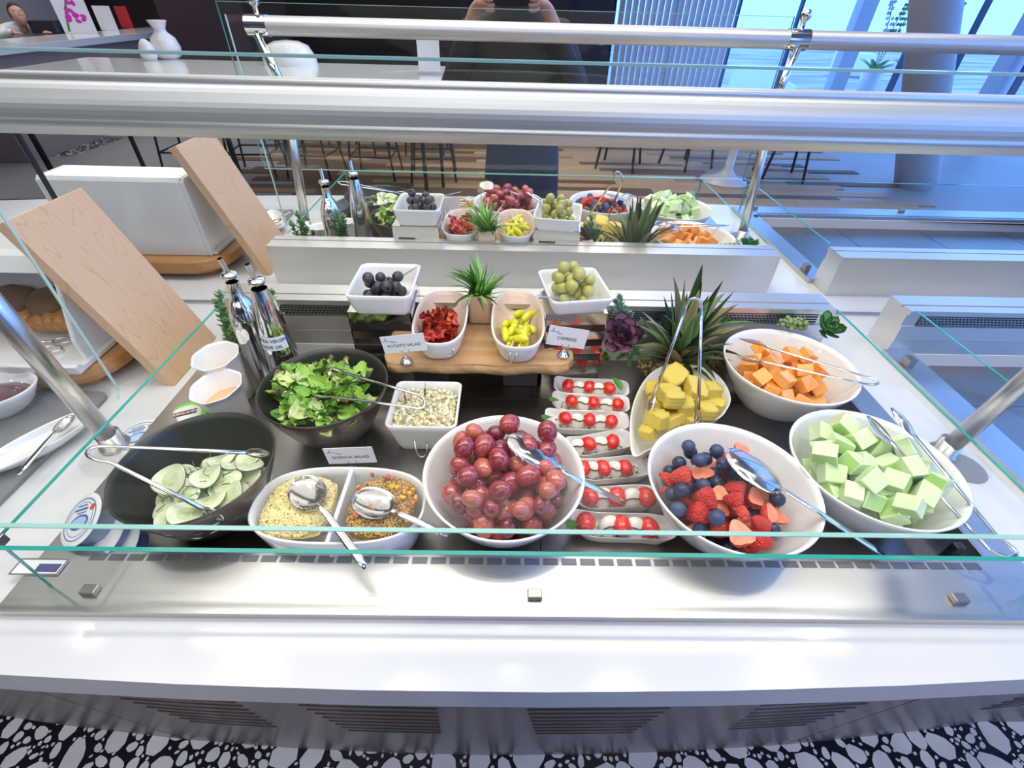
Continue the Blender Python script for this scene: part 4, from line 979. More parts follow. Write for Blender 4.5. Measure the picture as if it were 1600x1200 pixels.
def tub(label, loc, rot, r, h, kind, group=None):
    t = thing('dressing_tub', label, 'tub', loc, group, rot)
    bm = bmesh.new(); lathe(bm, [(0, 0), (r*.76, 0), (r*.80, .003), (r*.93, h*.9), (r, h*.93), (r, h*.97), (0, h*.97)], 32); link('tub', bm, TUB if kind != 'green' else LID, t, True)
    bm = bmesh.new(); lathe(bm, [(0, h*.975), (r*1.04, h*.975), (r*1.05, h), (r*.9, h+.0012), (0, h+.0012)], 32, ); l = link('foil_lid', bm, LID if kind != 'green' else mat('lid_green', (.22, .72, .06), .35), t)
    if kind == 'blue':
        bm = bmesh.new()
        for q0, q1 in ((.80, .84), (.66, .68)): lathe(bm, [(r*q0, h+.0015), (r*q1, h+.0015)], 40)
        lathe(bm, [(0, h+.0016), (r*.5, h+.0016)], 30, loc=(0, -r*.12, 0), sx=1, sy=.6); link('printed_rings', bm, BLUEINK, l)
        bm = bmesh.new(); lathe(bm, [(0, h+.0018), (r*.13, h+.0018)], 16, loc=(r*.55, r*.38, 0)); link('printed_dot', bm, mat('print_red', (.75, .08, .05), .5), l)
        bm = bmesh.new(); lathe(bm, [(0, h+.0018), (r*.42, h+.0018)], 30, loc=(0, -r*.12, 0), sx=1, sy=.52); link('printed_oval', bm, mat('print_pale_blue', (.45, .62, .82), .5), l)
        bm = bmesh.new(); box(bm, -r*.42, r*.30, r*.36, r*.44, h+.0015, h+.0018); box(bm, -r*.28, r*.22, r*.52, r*.57, h+.0015, h+.0018); box(bm, -r*.25, r*.25, r*.24, r*.28, h+.0015, h+.0018); link('printed_lines', bm, BLUEINK, l)
    if kind == 'green':
        bm = bmesh.new(); lathe(bm, [(0, h+.0014), (r*.8, h+.0014)], 32); link('lid_centre', bm, LID, l)
        bm = bmesh.new(); box(bm, -r*.55, r*.55, r*.1, r*.42, h+.0015, h+.0018); link('name_strip', bm, mat('strip_maroon', (.12, .02, .02), .5), l); text('KIRKLAND', r*.22, PAPER, Matrix.Translation((0, r*.26, h+.002)), l)
    return t
p = U(125, 795, .045); tub('tilted dressing tub with blue printed white lid left of the cucumber bowl', p-Vector((-.018, .0, .034)), (R(22), R(-24), 0), .034, .032, 'blue')
for k in (1, 2):
    q = p-Vector((-.018, .0, .034))+Vector((.019*k, -.009*k, -.012*k)); tub(['blue-grey tub tucked under the tilted one at the cucumber bowl', 'blue-grey tub lowest beside the front glass corner'][k-1], q, (R(22), R(-24), 0), .033, .02, 'plain')
p = U(222, 682, .0); tub('blue printed tub half hidden behind the cucumber bowl', p-Vector((0, 0, .028)), (R(3), R(-8), .4), .036, .032, 'blue')
p = U(292, 652, .01); tub('green-rimmed tub half hidden behind the cucumber bowl', p-Vector((0, 0, .03)), (R(3), R(-6), .3), .036, .032, 'green')

# ================================================================== PLANTS IN THE WELL
def blade(name, m, L, W, curve, nu=6, keel=.25, tipw=.02):
    bm = bmesh.new(); g = []
    for i in range(nu+1):
        u = i/nu; w_ = W*(1-u)**.75+tipw*W; z = L*(sin(u*curve)/max(curve, .01)) if curve else L*u; y = L*(1-cos(u*curve))/max(curve, .01)
        g.append([bm.verts.new((-w_, y, z)), bm.verts.new((0, y+keel*w_*1.4, z)), bm.verts.new((w_, y, z))])
    for i in range(nu):
        for j in range(2): bm.faces.new((g[i][j], g[i][j+1], g[i+1][j+1], g[i+1][j]))
    bmesh.ops.solidify(bm, geom=bm.faces[:], thickness=W*.12)
    return newmesh(name, bm, m)
t = thing('potted_grass', 'artificial spiky green grass in small metal pot on the board', 'plant', (-.053, .835, .0722))
bm = bmesh.new(); outline_loft(bm, rrect(.0235, .0225, .006, 4), [(.92, 0), (1, .004), (1, .060), (1, .062), (.93, .062), (.90, .05)]); link('pot', bm, mat('pot_satin', (.70, .60, .52), .25, .7), t)
GB = [mat('grass_%d' % k, c, .4, noise=(40, c2, .3)) for k, (c, c2) in enumerate((((.14, .46, .05), (.30, .62, .12)), ((.28, .58, .12), (.50, .76, .26)), ((.08, .32, .06), (.18, .45, .08))))]
bl = [blade('blade', GB[k % 3], 1, .075, [.5, .9, 1.3, .3][k % 4]) for k in range(12)]
r_ = random.Random(4)
for k in range(64):
    a = r_.uniform(0, 6.28); tl = r_.uniform(.05, .75) if k < 44 else r_.uniform(.7, 1.05); L = r_.uniform(.06, .098)*(1.05-.15*tl)
    inst('blade', r_.choice(bl), t, loc=(.008*cos(a), .008*sin(a), .050), rot=Euler((tl*-1, 0, a), 'XYZ'), sc=L)
# fix: blades bend outward along local +y, so tilt about x is negative
def rosette(label, loc, size, n, m1, m2, tilt, width=.42, rings=4, nm='succulent_rosette', cupv=.5):
    t = thing(nm, label, 'succulent', loc, rot=tilt)
    lm = []
    for k in range(2):
        bm = bmesh.new(); g = []
        for i in range(8):
            u = i/7; wd = width*(sin(pi*(u**1.35)*.86+.12))**.8 if i < 7 else .02; row = []
            for j in range(-3, 4):
                v = j/3; row.append(bm.verts.new((v*wd, u, cupv*wd*v*v+.32*u*u)))
            g.append(row)
        for i in range(7):
            for j in range(6): bm.faces.new((g[i][j], g[i][j+1], g[i+1][j+1], g[i+1][j]))
        bmesh.ops.solidify(bm, geom=bm.faces[:], thickness=.07); lm.append(newmesh('leaf', bm, (m1, m2)[k]))
    for k in range(n):
        f = k/n; a = k*2.39996; el = .15+1.15*(1-f)**1.1 if False else R(8)+f*R(70)
        inst('leaf', lm[1 if f > .72 else 0], t, loc=(0, 0, .1*size*f), rot=Euler((el, 0, a)), sc=size*(1-.62*f))
    return t
PUR = leafm('succulent_purple', (.15, .03, .09), (.50, .26, .34), .35); PUR2 = leafm('succulent_purple_heart', (.22, .20, .10), (.30, .10, .14), .35)
SGR = leafm('succulent_green', (.07, .28, .07), (.18, .46, .12), .35); SGR2 = leafm('succulent_green_heart', (.16, .38, .06), (.24, .46, .10), .35)
rosette('purple rosette succulent beside the right steel riser', V(968, 526, .765), .048, 30, PUR, PUR2, (R(44), 0, 0), width=.33, cupv=.3)
rosette('green rosette succulent at the right rear corner of the well', V(1287, 517, .800), .040, 20, SGR, SGR2, (R(30), R(10), 0), width=.30, cupv=.3)
rosette('small yellow green rosette below the purple succulent', V(945, 560, .745), .014, 16, leafm('succulent_lime', (.20, .36, .05), (.34, .48, .12)), SGR2, (R(50), 0, 0), width=.3)
def sprig(label, base, tips, m, leafL=.008, leafW=.28, nleaf=34, nm='succulent_sprig', cat='succulent'):
    t = thing(nm, label, cat, base); bm = bmesh.new(); b = Vector(base)
    lf = bmesh.new(); r2 = random.Random(int(abs(b.x*1000)))
    for tip in tips:
        tip = Vector(tip)-b; mid = tip*.5+Vector((0, 0, .006)); P = smooth_pts([Vector((0, 0, 0)), mid, tip], 6)
        tube(bm, P, .0016, 6)
        L = sum((P[i+1]-P[i]).length for i in range(len(P)-1))
        for k in range(nleaf):
            u = .25+.75*k/nleaf; q = u*(len(P)-1); i = min(int(q), len(P)-2); p = P[i].lerp(P[i+1], q-i); d = (P[i+1]-P[i]).normalized()
            s = d.orthogonal().normalized(); s.rotate(Matrix.Rotation(k*2.4, 3, d)); o = (s*.85+d*(.25+.7*u)).normalized(); w_ = o.cross(d).normalized()*leafL*leafW
            L_ = leafL*r2.uniform(.8, 1.15)*(1.1-.35*u); up_ = w_.cross(o).normalized()*L_*.14
            vs = [lf.verts.new(p+v) for v in (Vector(), o*L_*.45+w_, o*L_, o*L_*.45-w_, o*L_*.45+up_)]
            for a_, b_ in ((0, 1), (1, 2), (2, 3), (3, 0)): lf.faces.new((vs[a_], vs[b_], vs[4]))
            lf.faces.new((vs[0], vs[3], vs[2], vs[1]))
    link('stem', bm, mat('stem_green', (.14, .22, .06), .6), t, True); link('foliage', lf, m, t)
    return t
JG = leafm('sedum_green', (.06, .20, .07), (.18, .36, .14)); BLG = leafm('sedum_blue', (.12, .26, .18), (.34, .48, .36))
sprig('green sedum sprig left of the oil bottles', V(368, 560, .775), [V(342, 458, .790), V(352, 500, .770), V(372, 505, .79), V(380, 520, .765), V(348, 480, .78), V(362, 515, .76), V(338, 470, .80)], JG, .017, .32, 26)
sprig('green sedum sprig showing right of the oil bottles', V(438, 535, .765), [V(424, 455, .79), V(437, 492, .775), V(418, 480, .79), V(430, 478, .77), V(425, 500, .77)], JG, .016, .32, 26)
sprig('blue green sedum sprig above the purple succulent', V(975, 515, .79), [V(962, 470, .80), V(975, 480, .80), V(985, 490, .79), V(955, 482, .79), V(968, 462, .79)], BLG, .013)
sprig('blue green sedum sprig between the purple succulent and pineapple crown', V(985, 540, .78), [V(1003, 500, .79), V(1008, 525, .785), V(995, 515, .79)], BLG, .009)
sprig('dark green sedum sprig under the purple succulent', V(985, 555, .765), [V(982, 570, .735), V(1000, 545, .74), V(965, 560, .74), V(1010, 560, .75)], JG, .009)
# bead sedum and moss
BEAD = mat('bead_sedum', (.30, .28, .10), .45, noise=(30, (.22, .10, .05), .3)); BEAD2 = mat('bead_sedum_green', (.24, .34, .12), .4)
def beads(label, c, rx, ry, rz, n, m, rad):
    bm = bmesh.new(); r2 = random.Random(n)
    for k in range(n):
        a = r2.uniform(0, 6.28); q = math.sqrt(r2.random()); p = Vector(c)+Vector((rx*q*cos(a), ry*q*sin(a), rz*r2.uniform(-1, 1)))
        bmesh.ops.create_icosphere(bm, subdivisions=1, radius=rad*r2.uniform(.6, 1.2), matrix=Matrix.Translation(p))
    o = link('bead_sedum', bm, m, None, True); tag(o, label, 'succulent', kind='stuff')
beads('brownish trailing bead sedum behind the pineapple dish', V(1105, 565, .79), .055, .03, .022, 420, BEAD, .0042)
beads('green bead sedum in the rear corner behind the cantaloupe', V(1240, 506, .815), .030, .012, .009, 80, BEAD2, .0048)
beads('pale bead sedum at the foot of the pineapple crown', V(1022, 572, .76), .035, .02, .012, 160, BEAD, .0046)
# pineapple crown
PCM = [leafm('crown_leaf', (.06, .17, .05), (.20, .30, .10), .5), leafm('crown_leaf_grey', (.14, .22, .12), (.34, .38, .20), .5), leafm('crown_leaf_dry', (.28, .24, .10), (.42, .38, .18), .6)]
cb = V(1055, 560, .765); t = thing('pineapple', 'leafy pineapple top standing between succulents and cantaloupe', 'plant', (cb.x, cb.y, WF), rot=(0, R(4), 0))
bm = bmesh.new(); lathe(bm, [(0, 0), (.03, 0), (.034, .02), (.030, .045), (.016, .062), (0, .066)], 20); link('fruit_stub', bm, mat('pineapple_skin', (.20, .13, .05), .6, bump=(60, 1, .004)), t, True)
cl2 = [blade('leaf', PCM[k % 3], 1, .13, [.15, .5, .9, 1.2][k % 4], 7, .35) for k in range(12)]
r_ = random.Random(12)
for k in range(58):
    f = k/58; a = k*2.39996; tl = .05+1.25*(1-f)**1.1; L = .060+.095*f**.8*r_.uniform(.8, 1.1)
    inst('leaf', cl2[(0 if f > .6 else r_.randint(0, 11)) if f > .6 and k % 2 else r_.randint(0, 11)], t, loc=(.010*cos(a+1.57), .010*sin(a+1.57), .045+.045*f), rot=Euler((-tl, 0, a)), sc=(L*1.0, L, L))
#==PART5
# ================================================================== LEFT OF THE WELL
MAP = mat('maple_plank', (.72, .46, .28), .4)
n = MAP.node_tree; b_ = n.nodes['Principled BSDF']; tc = n.nodes.new('ShaderNodeTexCoord'); mp = n.nodes.new('ShaderNodeMapping'); mp.inputs['Scale'].default_value = (9, 20, 2.2); mp.inputs['Location'].default_value = (.3, .1, .2)
nz = n.nodes.new('ShaderNodeTexNoise'); nz.inputs['Scale'].default_value = .9; nz.inputs['Detail'].default_value = 1.5
mm = n.nodes.new('ShaderNodeMath'); mm.operation = 'MULTIPLY'; mm.inputs[1].default_value = 13; fr_ = n.nodes.new('ShaderNodeMath'); fr_.operation = 'FRACT'
rp = n.nodes.new('ShaderNodeValToRGB'); rp.color_ramp.elements[0].position = 0; rp.color_ramp.elements[0].color = (.60, .37, .21, 1); rp.color_ramp.elements[1].position = .12; rp.color_ramp.elements[1].color = (.74, .49, .30, 1)
e_ = rp.color_ramp.elements.new(.95); e_.color = (.72, .47, .29, 1)
n.links.new(tc.outputs['Object'], mp.inputs[0]); n.links.new(mp.outputs[0], nz.inputs['Vector']); n.links.new(nz.outputs[0], mm.inputs[0]); n.links.new(mm.outputs[0], fr_.inputs[0]); n.links.new(fr_.outputs[0], rp.inputs[0]); n.links.new(rp.outputs[0], b_.inputs['Base Color'])
t = thing('maple_divider_board', 'thick pale maple board leaning left between the pastry box and the salads', 'board', (-.628, .77, 0))
X = Vector((-.1165, 0, .312)).normalized(); Yv = Vector((0, 1, 0)); Z = X.cross(Yv).normalized()
bm = bmesh.new(); box(bm, 0, .333, -.082, .082, 0, .020, .0012, mx=axes(X, Yv, Z, Vector((0, 0, .001)))); link('plank', bm, MAP, t)
if (Z.x > 0): t.children[0].data.transform(Matrix.Translation(-Z*.020))
# pastry box on carved wooden stand
WHP = mat('white_acrylic', (.82, .83, .82), .12, coat=.4)
t = thing('pastry_box', 'white bread box with sloping clear front holding pastries behind maple board', 'pastry box', (-.93, .78, .05))
off = Vector((-.93, .78, .05))
pf = [(.85, .052), (.85, .232), (.842, .240), (.755, .240), (.74, .232), (.69, .098), (.69, .052)]
def prof_panel(nm, x0, x1, pf_, m_):
    bm = bmesh.new(); mx = Matrix(((0, 0, 1, 0), (1, 0, 0, 0), (0, 1, 0, 0), (0, 0, 0, 1))); prism(bm, pf_, x0, x1, mx, .0015); bmesh.ops.translate(bm, vec=-off, verts=bm.verts); return link(nm, bm, m_, t)
prof_panel('right_side', -.770, -.762, pf, WHP); prof_panel('left_side', -1.105, -1.097, pf, WHP)
prof_panel('back_panel', -1.097, -.770, [(.842, .052), (.85, .052), (.85, .232), (.846, .238), (.842, .238)], WHP)
prof_panel('top_panel', -1.097, -.770, [(.755, .240), (.842, .240), (.842, .234), (.757, .234), (.740, .205), (.732, .208), (.742, .234)], WHP)
prof_panel('tray', -1.11, -.752, [(.655, .052), (.842, .052), (.842, .060), (.70, .060), (.668, .060), (.660, .070), (.652, .068)], WHP)
prof_panel('clear_front', -1.097, -.770, [(.733, .207), (.737, .205), (.700, .112), (.696, .112)], PLAST)
t = thing('carved_stand', 'orange brown carved wooden stand under the white pastry box', 'stand', (-.93, .77, 0))
bm = bmesh.new(); outline_loft(bm, rrect(.205, .118, .085, 8), [(.90, .94, .014), (.985, .985, .024), (1, 1, .034), (.985, .985, .046), (.95, .95, .0505)]); link('slab', bm, mat('carved_wood', (.44, .19, .06), .42, noise=(9, (.62, .32, .12), .3, (1, 4, 1))), t)
for sx in (-.13, .13):
    for sy in (-.06, .06):
        bm = bmesh.new(); outline_loft(bm, rrect(.036, .03, .02, 4), [(.8, 0), (1.0, .016)]); o = link('foot', bm, MATS['carved_wood'], t); o.location = (sx, sy, 0)
CRO = mat('croissant_glaze', (.46, .14, .03), .3, coat=.4, noise=(28, (.74, .36, .10), .3)); CRI = mat('croissant_crumb', (.80, .52, .22), .6)
def croissant(seed):
    r2 = random.Random(seed); bm = bmesh.new(); P = []; Rd = []
    for k in range(25):
        u = -1+k/12; P.append(Vector((u*.052, .012*(1-u*u)-.006, .010+.012*(1-u*u)*.6))); seg = .82+.26*abs(sin((u+1.02)*pi*2.6)); Rd.append(max(.004, .0225*(1-abs(u)**2.4)**.55*seg+.003))
    tube(bm, P, Rd, 16, .85); return newmesh('croissant', bm, CRO)
cr = [croissant(i) for i in range(3)]
for k, (px, py, rz) in enumerate(((25, 508, .2), (95, 514, .05), (128, 500, -.4), (-70, 512, .3))):
    p = U(px, py, .072); o = inst('croissant', cr[k % 3], None, loc=p, rot=(0, 0, rz), sc=1.0)
    tag(o, ['glazed croissant second from the right in the pastry box', 'glazed croissant in the middle front of the pastry box', 'glazed croissant at the right end of the pastry box', 'glazed croissant leftmost in the pastry box'][k], 'croissant', 'croissants in the pastry box')
LOAF = mat('dark_loaf', (.14, .06, .03), .6, noise=(20, (.30, .17, .07), .3))
for k, (x, y) in enumerate(((-1.04, .80), (-.955, .805), (-.875, .80), (-.81, .81))):
    bm = bmesh.new(); lathe(bm, [(0, 0), (.026, 0), (.033, .03), (.040, .042), (.036, .062), (.02, .075), (0, .078)], 18); o = link('muffin', bm, LOAF, smooth=True); o.location = (x, y, .061)
    tag(o, ['dark muffin leftmost at the back of the pastry box', 'dark muffin second at the back of the pastry box', 'dark muffin third at the back of the pastry box', 'dark muffin rightmost at the back of the pastry box'][k], 'muffin', 'muffins in the pastry box')
t = thing('ring_handled_tongs', 'scissor tongs with two finger rings lying on the pastry tray', 'tongs', U(70, 540, .066)); o0 = Vector(t.location)
for (rx, ry, ex, ey) in ((98, 532, 18, 538), (82, 545, 20, 541)):
    c = U(rx, ry, .066)-o0; e2 = U(ex, ey, .066)-o0; d = (e2-c).normalized(); s = Vector((-d.y, d.x, 0))
    ring = [c+d*(.017*cos(a))+s*(.010*sin(a)) for a in [2*pi*i/20 for i in range(20)]]
    bm = bmesh.new(); tube(bm, ring, .0017, 8, closed=True); link('finger_ring', bm, CUTL, t, True)
    bm = bmesh.new(); tube(bm, [c+d*.017, e2], .002, 8); link('arm', bm, CUTL, t, True)
# slate tray with dishes and clear dome
SL = mat('slate_grey', (.20, .20, .205), .4, noise=(14, (.26, .26, .27), .3))
t = thing('display_tray', 'grey slate tray with clear raised rim at the far left', 'tray', (-.99, .52, 0))
bm = bmesh.new(); outline_loft(bm, rrect(.262, .142, .02, 5), [(1, .001), (1, .007)]); link('tray', bm, SL, t)
bm = bmesh.new(); tube(bm, [(x, y, .010) for x, y in rrect(.268, .148, .03, 6)], .005, 8, closed=True); link('rim', bm, PLAST, t, True)
def obowl(label, loc, hx, hy, H, rot, name='oval_bowl', fill=None):
    t = thing(name, label, 'bowl', loc, rot=(0, 0, rot)); N = 48; base = [(hx*cos(2*pi*i/N), hy*sin(2*pi*i/N)) for i in range(N)]
    bm = bmesh.new(); outline_loft(bm, base, [(.5, 0), (.55, .002), (.78, H*.4), (.93, H*.8), (1, H), (.97, H+.002), (.92, H), (.86, H*.75), (.7, H*.38), (.45, .006)]); link('shell', bm, PORC, t, True)
    if fill: bm = bmesh.new(); outline_loft(bm, base, [(.80, H*.45), (.84, H*.60), (.6, H*.68)]); link('filling', bm, fill, t, True)
obowl('oval white bowl with dark berry filling at the far left', U(8, 640, .012)+Vector((-.01, 0, -.003)), .075, .055, .045, .3, fill=mat('berry_dark', (.09, .015, .03), .3, coat=.3))
obowl('long white boat dish with a spoon on the slate tray', U(70, 700, .010)+Vector((0, 0, -.002)), .085, .03, .020, 1.05, 'boat_dish')
spoon('steel spoon lying in the long white boat dish', U(100, 662, .034), U(28, 742, .030), None, .020, .012)
t = thing('clear_dome', 'clear plastic dome lid over the slate tray at far left', 'dome lid', (-.865, .60, .009))
bm = bmesh.new(); lathe(bm, [(.095, 0), (.094, .006), (.088, .03), (.070, .065), (.042, .09), (0, .10)], 40, sx=1.25, sy=.62); link('dome', bm, PLAST, t, True)
bm = bmesh.new(); lathe(bm, [(0, .10), (.006, .10), (.006, .108), (.012, .114), (.01, .122), (0, .124)], 16); link('knob', bm, PLAST, t, True)
obowl('white bowl standing left of the pastry box by the mirror', (-1.24, .86, 0), .07, .07, .09, 0, 'white_bowl')
# framed price sign clipped to the front glass corner
t = thing('small_sign', 'small framed sign lying flat inside the front left glass corner', 'sign', U(62, 886, .0135))
bm = bmesh.new(); box(bm, -.030, .030, -.011, .011, 0, .0008); link('plate', bm, PAPER, t)
bm = bmesh.new(); box(bm, -.002, .026, -.007, .004, .0008, .0011); link('dark_print', bm, mat('print_navy', (.06, .07, .22), .5), t)
bm = bmesh.new()
for v in ((-.030, .030, .0095, .011), (-.030, .030, -.011, -.0095), (-.030, -.0285, -.0095, .0095), (.0285, .030, -.0095, .0095)): box(bm, v[0], v[1], v[2], v[3], .0008, .0016)
link('frame', bm, CLIPM, t)

# ================================================================== THE HALL SEEN IN THE MIRROR
TABW = mat('table_white', (.80, .80, .82), .18, coat=.3)
t = thing('communal_table', 'long white high table with black legs reflected behind the guard rail', 'table', (-2.1, -2.375, FZ))
bm = bmesh.new(); box(bm, -1.6, 1.6, -.625, .625, .955, 1.0, .004); link('tabletop', bm, TABW, t)
for x in (-1.45, 0, 1.45):
    for y in (-.5, .5): bm = bmesh.new(); box(bm, x-.014, x+.014, y-.014, y+.014, 0, .955); link('leg', bm, BLACKM, t)
def stool_mesh():
    out = {}
    bm = bmesh.new(); box(bm, -.18, .18, -.17, .17, .60, .63, .01); out['seat'] = newmesh('seat', bm, mat('seat_black', (.02, .022, .03), .4), False)
    bm = bmesh.new()
    tube(bm, [(-.17, -.16, .62), (-.18, -.2, .78), (.18, -.2, .78), (.17, -.16, .62)], .011, 8); out['backrest'] = newmesh('backrest', bm, BLACKM)
    bm = bmesh.new(); tube(bm, [(-.205, -.195, .22), (.205, -.195, .22), (.205, .195, .22), (-.205, .195, .22)], .009, 8, closed=True); out['footrest'] = newmesh('footrest', bm, BLACKM)
    return out
sm_ = stool_mesh(); legm = {}
for sx in (-1, 1):
    for sy in (-1, 1): bm = bmesh.new(); tube(bm, [(sx*.16, sy*.15, .60), (sx*.225, sy*.215, 0)], .011, 8); legm[sx, sy] = newmesh('leg', bm, BLACKM)
def stool(x, y, rz, label, group):
    t = thing('bar_stool', label, 'stool', (x, y, FZ+.0065), group, (0, 0, rz))
    for k, me in sm_.items(): inst(k, me, t)
    for me in legm.values(): inst('leg', me, t)
for k, x in enumerate((-.78, -1.38, -2.0, -2.6, -3.25)): stool(x, -3.22, pi+.1*(k % 3-1), 'black metal bar stool tucked under the far side of the communal table', 'bar stools at the communal table')
for k, x in enumerate((-1.0, -1.75, -2.5)): stool(x, -4.25, .2*k, 'black metal bar stool in the row behind the communal table', 'bar stools behind the table')
def chair(x, y, rz, label):
    t = thing('dining_chair', label, 'chair', (x, y, FZ+.0065), None, (0, 0, rz))
    bm = bmesh.new(); outline_loft(bm, rrect(.22, .21, .08, 5), [(.9, .43), (1, .45), (1.02, .47), (.96, .475)]); link('seat', bm, mat('chair_shell', (.05, .07, .12), .35), t)
    bm = bmesh.new(); tube(bm, [(-.21, .1, .62), (-.22, -.18, .70), (.22, -.18, .70), (.21, .1, .62)], .02, 8, 2.5); link('backrest', bm, MATS['chair_shell'], t, True)
    for sx in (-1, 1):
        for sy in (-1, 1): bm = bmesh.new(); tube(bm, [(sx*.16, sy*.15, .44), (sx*.21, sy*.21, 0)], .014, 8); link('leg', bm, BLACKM, t)
        bm = bmesh.new(); tube(bm, [(sx*.2, -.16, .46), (sx*.215, -.18, .66)], .011, 8); link('back_post', bm, BLACKM, t)
chair(1.25, -3.75, .4, 'dark shell chair nearest the photographer in the reflected window area')
chair(2.05, -3.85, -.5, 'dark shell chair behind the white pedestal table'); chair(2.98, -3.5, -1.4, 'dark shell chair right of the white pedestal table')
t = thing('pedestal_table', 'round white pedestal table beside the dark shell chairs', 'table', (2.33, -3.30, FZ+.0065))
bm = bmesh.new(); lathe(bm, [(0, 0), (.26, 0), (.26, .012), (.10, .05), (.045, .12), (.04, .68), (.05, .70), (0, .70)], 32); link('pedestal', bm, TABW, t, True)
bm = bmesh.new(); lathe(bm, [(0, .70), (.38, .70), (.385, .715), (.38, .73), (0, .73)], 48); link('tabletop', bm, TABW, t)
# carafes, lamp and card on the communal table
p = MU(266, 92, .1); t = thing('white_carafe', 'white ceramic carafe with flared neck on the communal table', 'carafe', (p.x, p.y, .1))
bm = bmesh.new(); lathe(bm, [(0, 0), (.07, 0), (.105, .03), (.115, .085), (.095, .15), (.05, .19), (.045, .21), (.07, .26), (.076, .27), (.07, .27), (.04, .21), (0, .2)], 32); link('body', bm, PORC, t, True)
p = MU(236, 94, .1); t = thing('white_shaker', 'small white egg-shaped shaker beside the white carafe', 'shaker', (p.x, p.y, .1))
bm = bmesh.new(); lathe(bm, [(0, 0), (.05, 0), (.065, .03), (.064, .07), (.045, .12), (.02, .145), (0, .15)], 24); link('body', bm, PORC, t, True)
p = MU(455, 100, .1); t = thing('white_dome_bowl', 'white bowl turned over on the communal table left of the card', 'bowl', (p.x, p.y, .1))
bm = bmesh.new(); lathe(bm, [(.22, 0), (.215, .05), (.17, .13), (.10, .16), (0, .17)], 40); link('body', bm, PORC, t, True)
p = MU(672, 116, .1); t = thing('table_card', 'white card in a clear block on the communal table', 'card', (p.x, p.y, .1))
bm = bmesh.new(); box(bm, -.085, .085, -.004, .004, .02, .25); link('card', bm, PAPER, t)
bm = bmesh.new(); box(bm, -.095, .095, -.03, .03, 0, .02); link('block', bm, PLAST, t)
# service bar on the left with waiter
t = thing('service_bar', 'white topped service bar with the waiter behind it', 'bar counter', (-5.35, -5.3, FZ))
bm = bmesh.new(); box(bm, -.35, .32, -2.3, 2.0, .93, 1.0, .004); link('bar_top', bm, TABW, t)
bm = bmesh.new(); box(bm, -.3, .22, -2.2, 1.9, 0, .93); link('bar_front', bm, mat('bar_front_taupe', (.30, .24, .22), .5), t)
bm = bmesh.new(); box(bm, -7.9, -7.6, -8.5, -1.2, FZ, .9); o = link('back_counter', bm, mat('back_counter_stone', (.62, .58, .56), .5)); tag(o, 'pale stone back counter behind the waiter', 'counter')
def panel(nm, label, px, py, w_, h_, m_, cat='sign', dy=0.0, lean=.12, yaw=-.6):
    p = MU(px, py, .102); t = thing(nm, label, cat, (p.x, p.y, .102), rot=(-lean, 0, yaw))
    bm = bmesh.new(); box(bm, -w_/2, w_/2, -.008, .008, 0, h_); link('board', bm, m_, t); return t
t = panel('orchid_sign', 'white sign printed with magenta orchids on the service bar', 128, 52, .34, .46, PAPER)
MAG = mat('orchid_magenta', (.72, .03, .50), .5)
for k in range(14):
    a = rng.uniform(0, 6.28); x, z = .02+.10*rng.uniform(-1, 1), .22+.10*rng.uniform(-1, 1); bm = bmesh.new(); lathe(bm, [(0, .0), (.032, 0), (.032, .001)], 12, sx=1, sy=.65); o = link('printed_petal', bm, MAG, t); o.location = (x, .0095+.0002*k, z); o.rotation_euler = (-pi/2, a, 0)
bm = bmesh.new(); tube(bm, [(-.12, .0095, .02), (-.08, .0095, .18), (.02, .0095, .42)], .012, 6, .1, up=Vector((0, 1, 0))); link('printed_stem', bm, mat('print_green', (.12, .26, .05), .6), t)
panel('menu_card', 'plain white card standing right of the orchid sign', 172, 47, .20, .27, PAPER)
panel('red_card', 'glossy red card standing at the right end of the sign row', 200, 44, .15, .26, mat('card_red', (.60, .02, .03), .3))
bm = bmesh.new(); p = MU(80, 52, .1); box(bm, -.16, .16, -.1, .1, 0, .13, .01); o = link('payment_terminal', bm, mat('terminal_black', (.02, .025, .05), .4)); o.location = (p.x, p.y, .1); tag(o, 'dark payment terminal beside the waiter on the bar', 'terminal')
# orchids in white floor pots by the glazing
for k, px in enumerate((1348, 1398)):
    p = MU(px, 152, FZ); t = thing('potted_orchid', ['tall orchid in white pot left of the reflected round column', 'tall orchid in white pot touching the reflected round column'][k], 'plant', (p.x, p.y, FZ))
    bm = bmesh.new(); lathe(bm, [(0, 0), (.16, 0), (.21, .44), (.20, .45), (.19, .42), (0, .42)], 28); link('pot', bm, PORC, t, True)
    lf = leaf_mesh('leaf', SGR, 1, .12, 0, .2, -.25, 4+k)
    for i in range(9): inst('leaf', lf, t, loc=(0, 0, .42), rot=Euler((.9-.1*(i % 3), 0, i*2.4)), sc=.42)
    for i in range(3):
        bm = bmesh.new(); P = smooth_pts([(0, 0, .42), (.08*(i-1), .03, .9), (.16*(i-1), .05, 1.3), (.34*(i-1)+.1, .08, 1.55)], 4); tube(bm, P, .009, 6); link('stem', bm, JG, t)
        bm = bmesh.new()
        for q in P[4::1]:
            for j in range(3): a = rng.uniform(0, 6.28); bmesh.ops.create_icosphere(bm, subdivisions=1, radius=.032, matrix=Matrix.Translation(q+Vector((.05*cos(a), .05*sin(a), .02))) @ Matrix.Diagonal((1, .4, 1, 1)))
        o = link('blossoms', bm, JG if i else leafm('orchid_white', (.6, .6, .7), (.7, .6, .8)), t); o['kind'] = 'stuff'

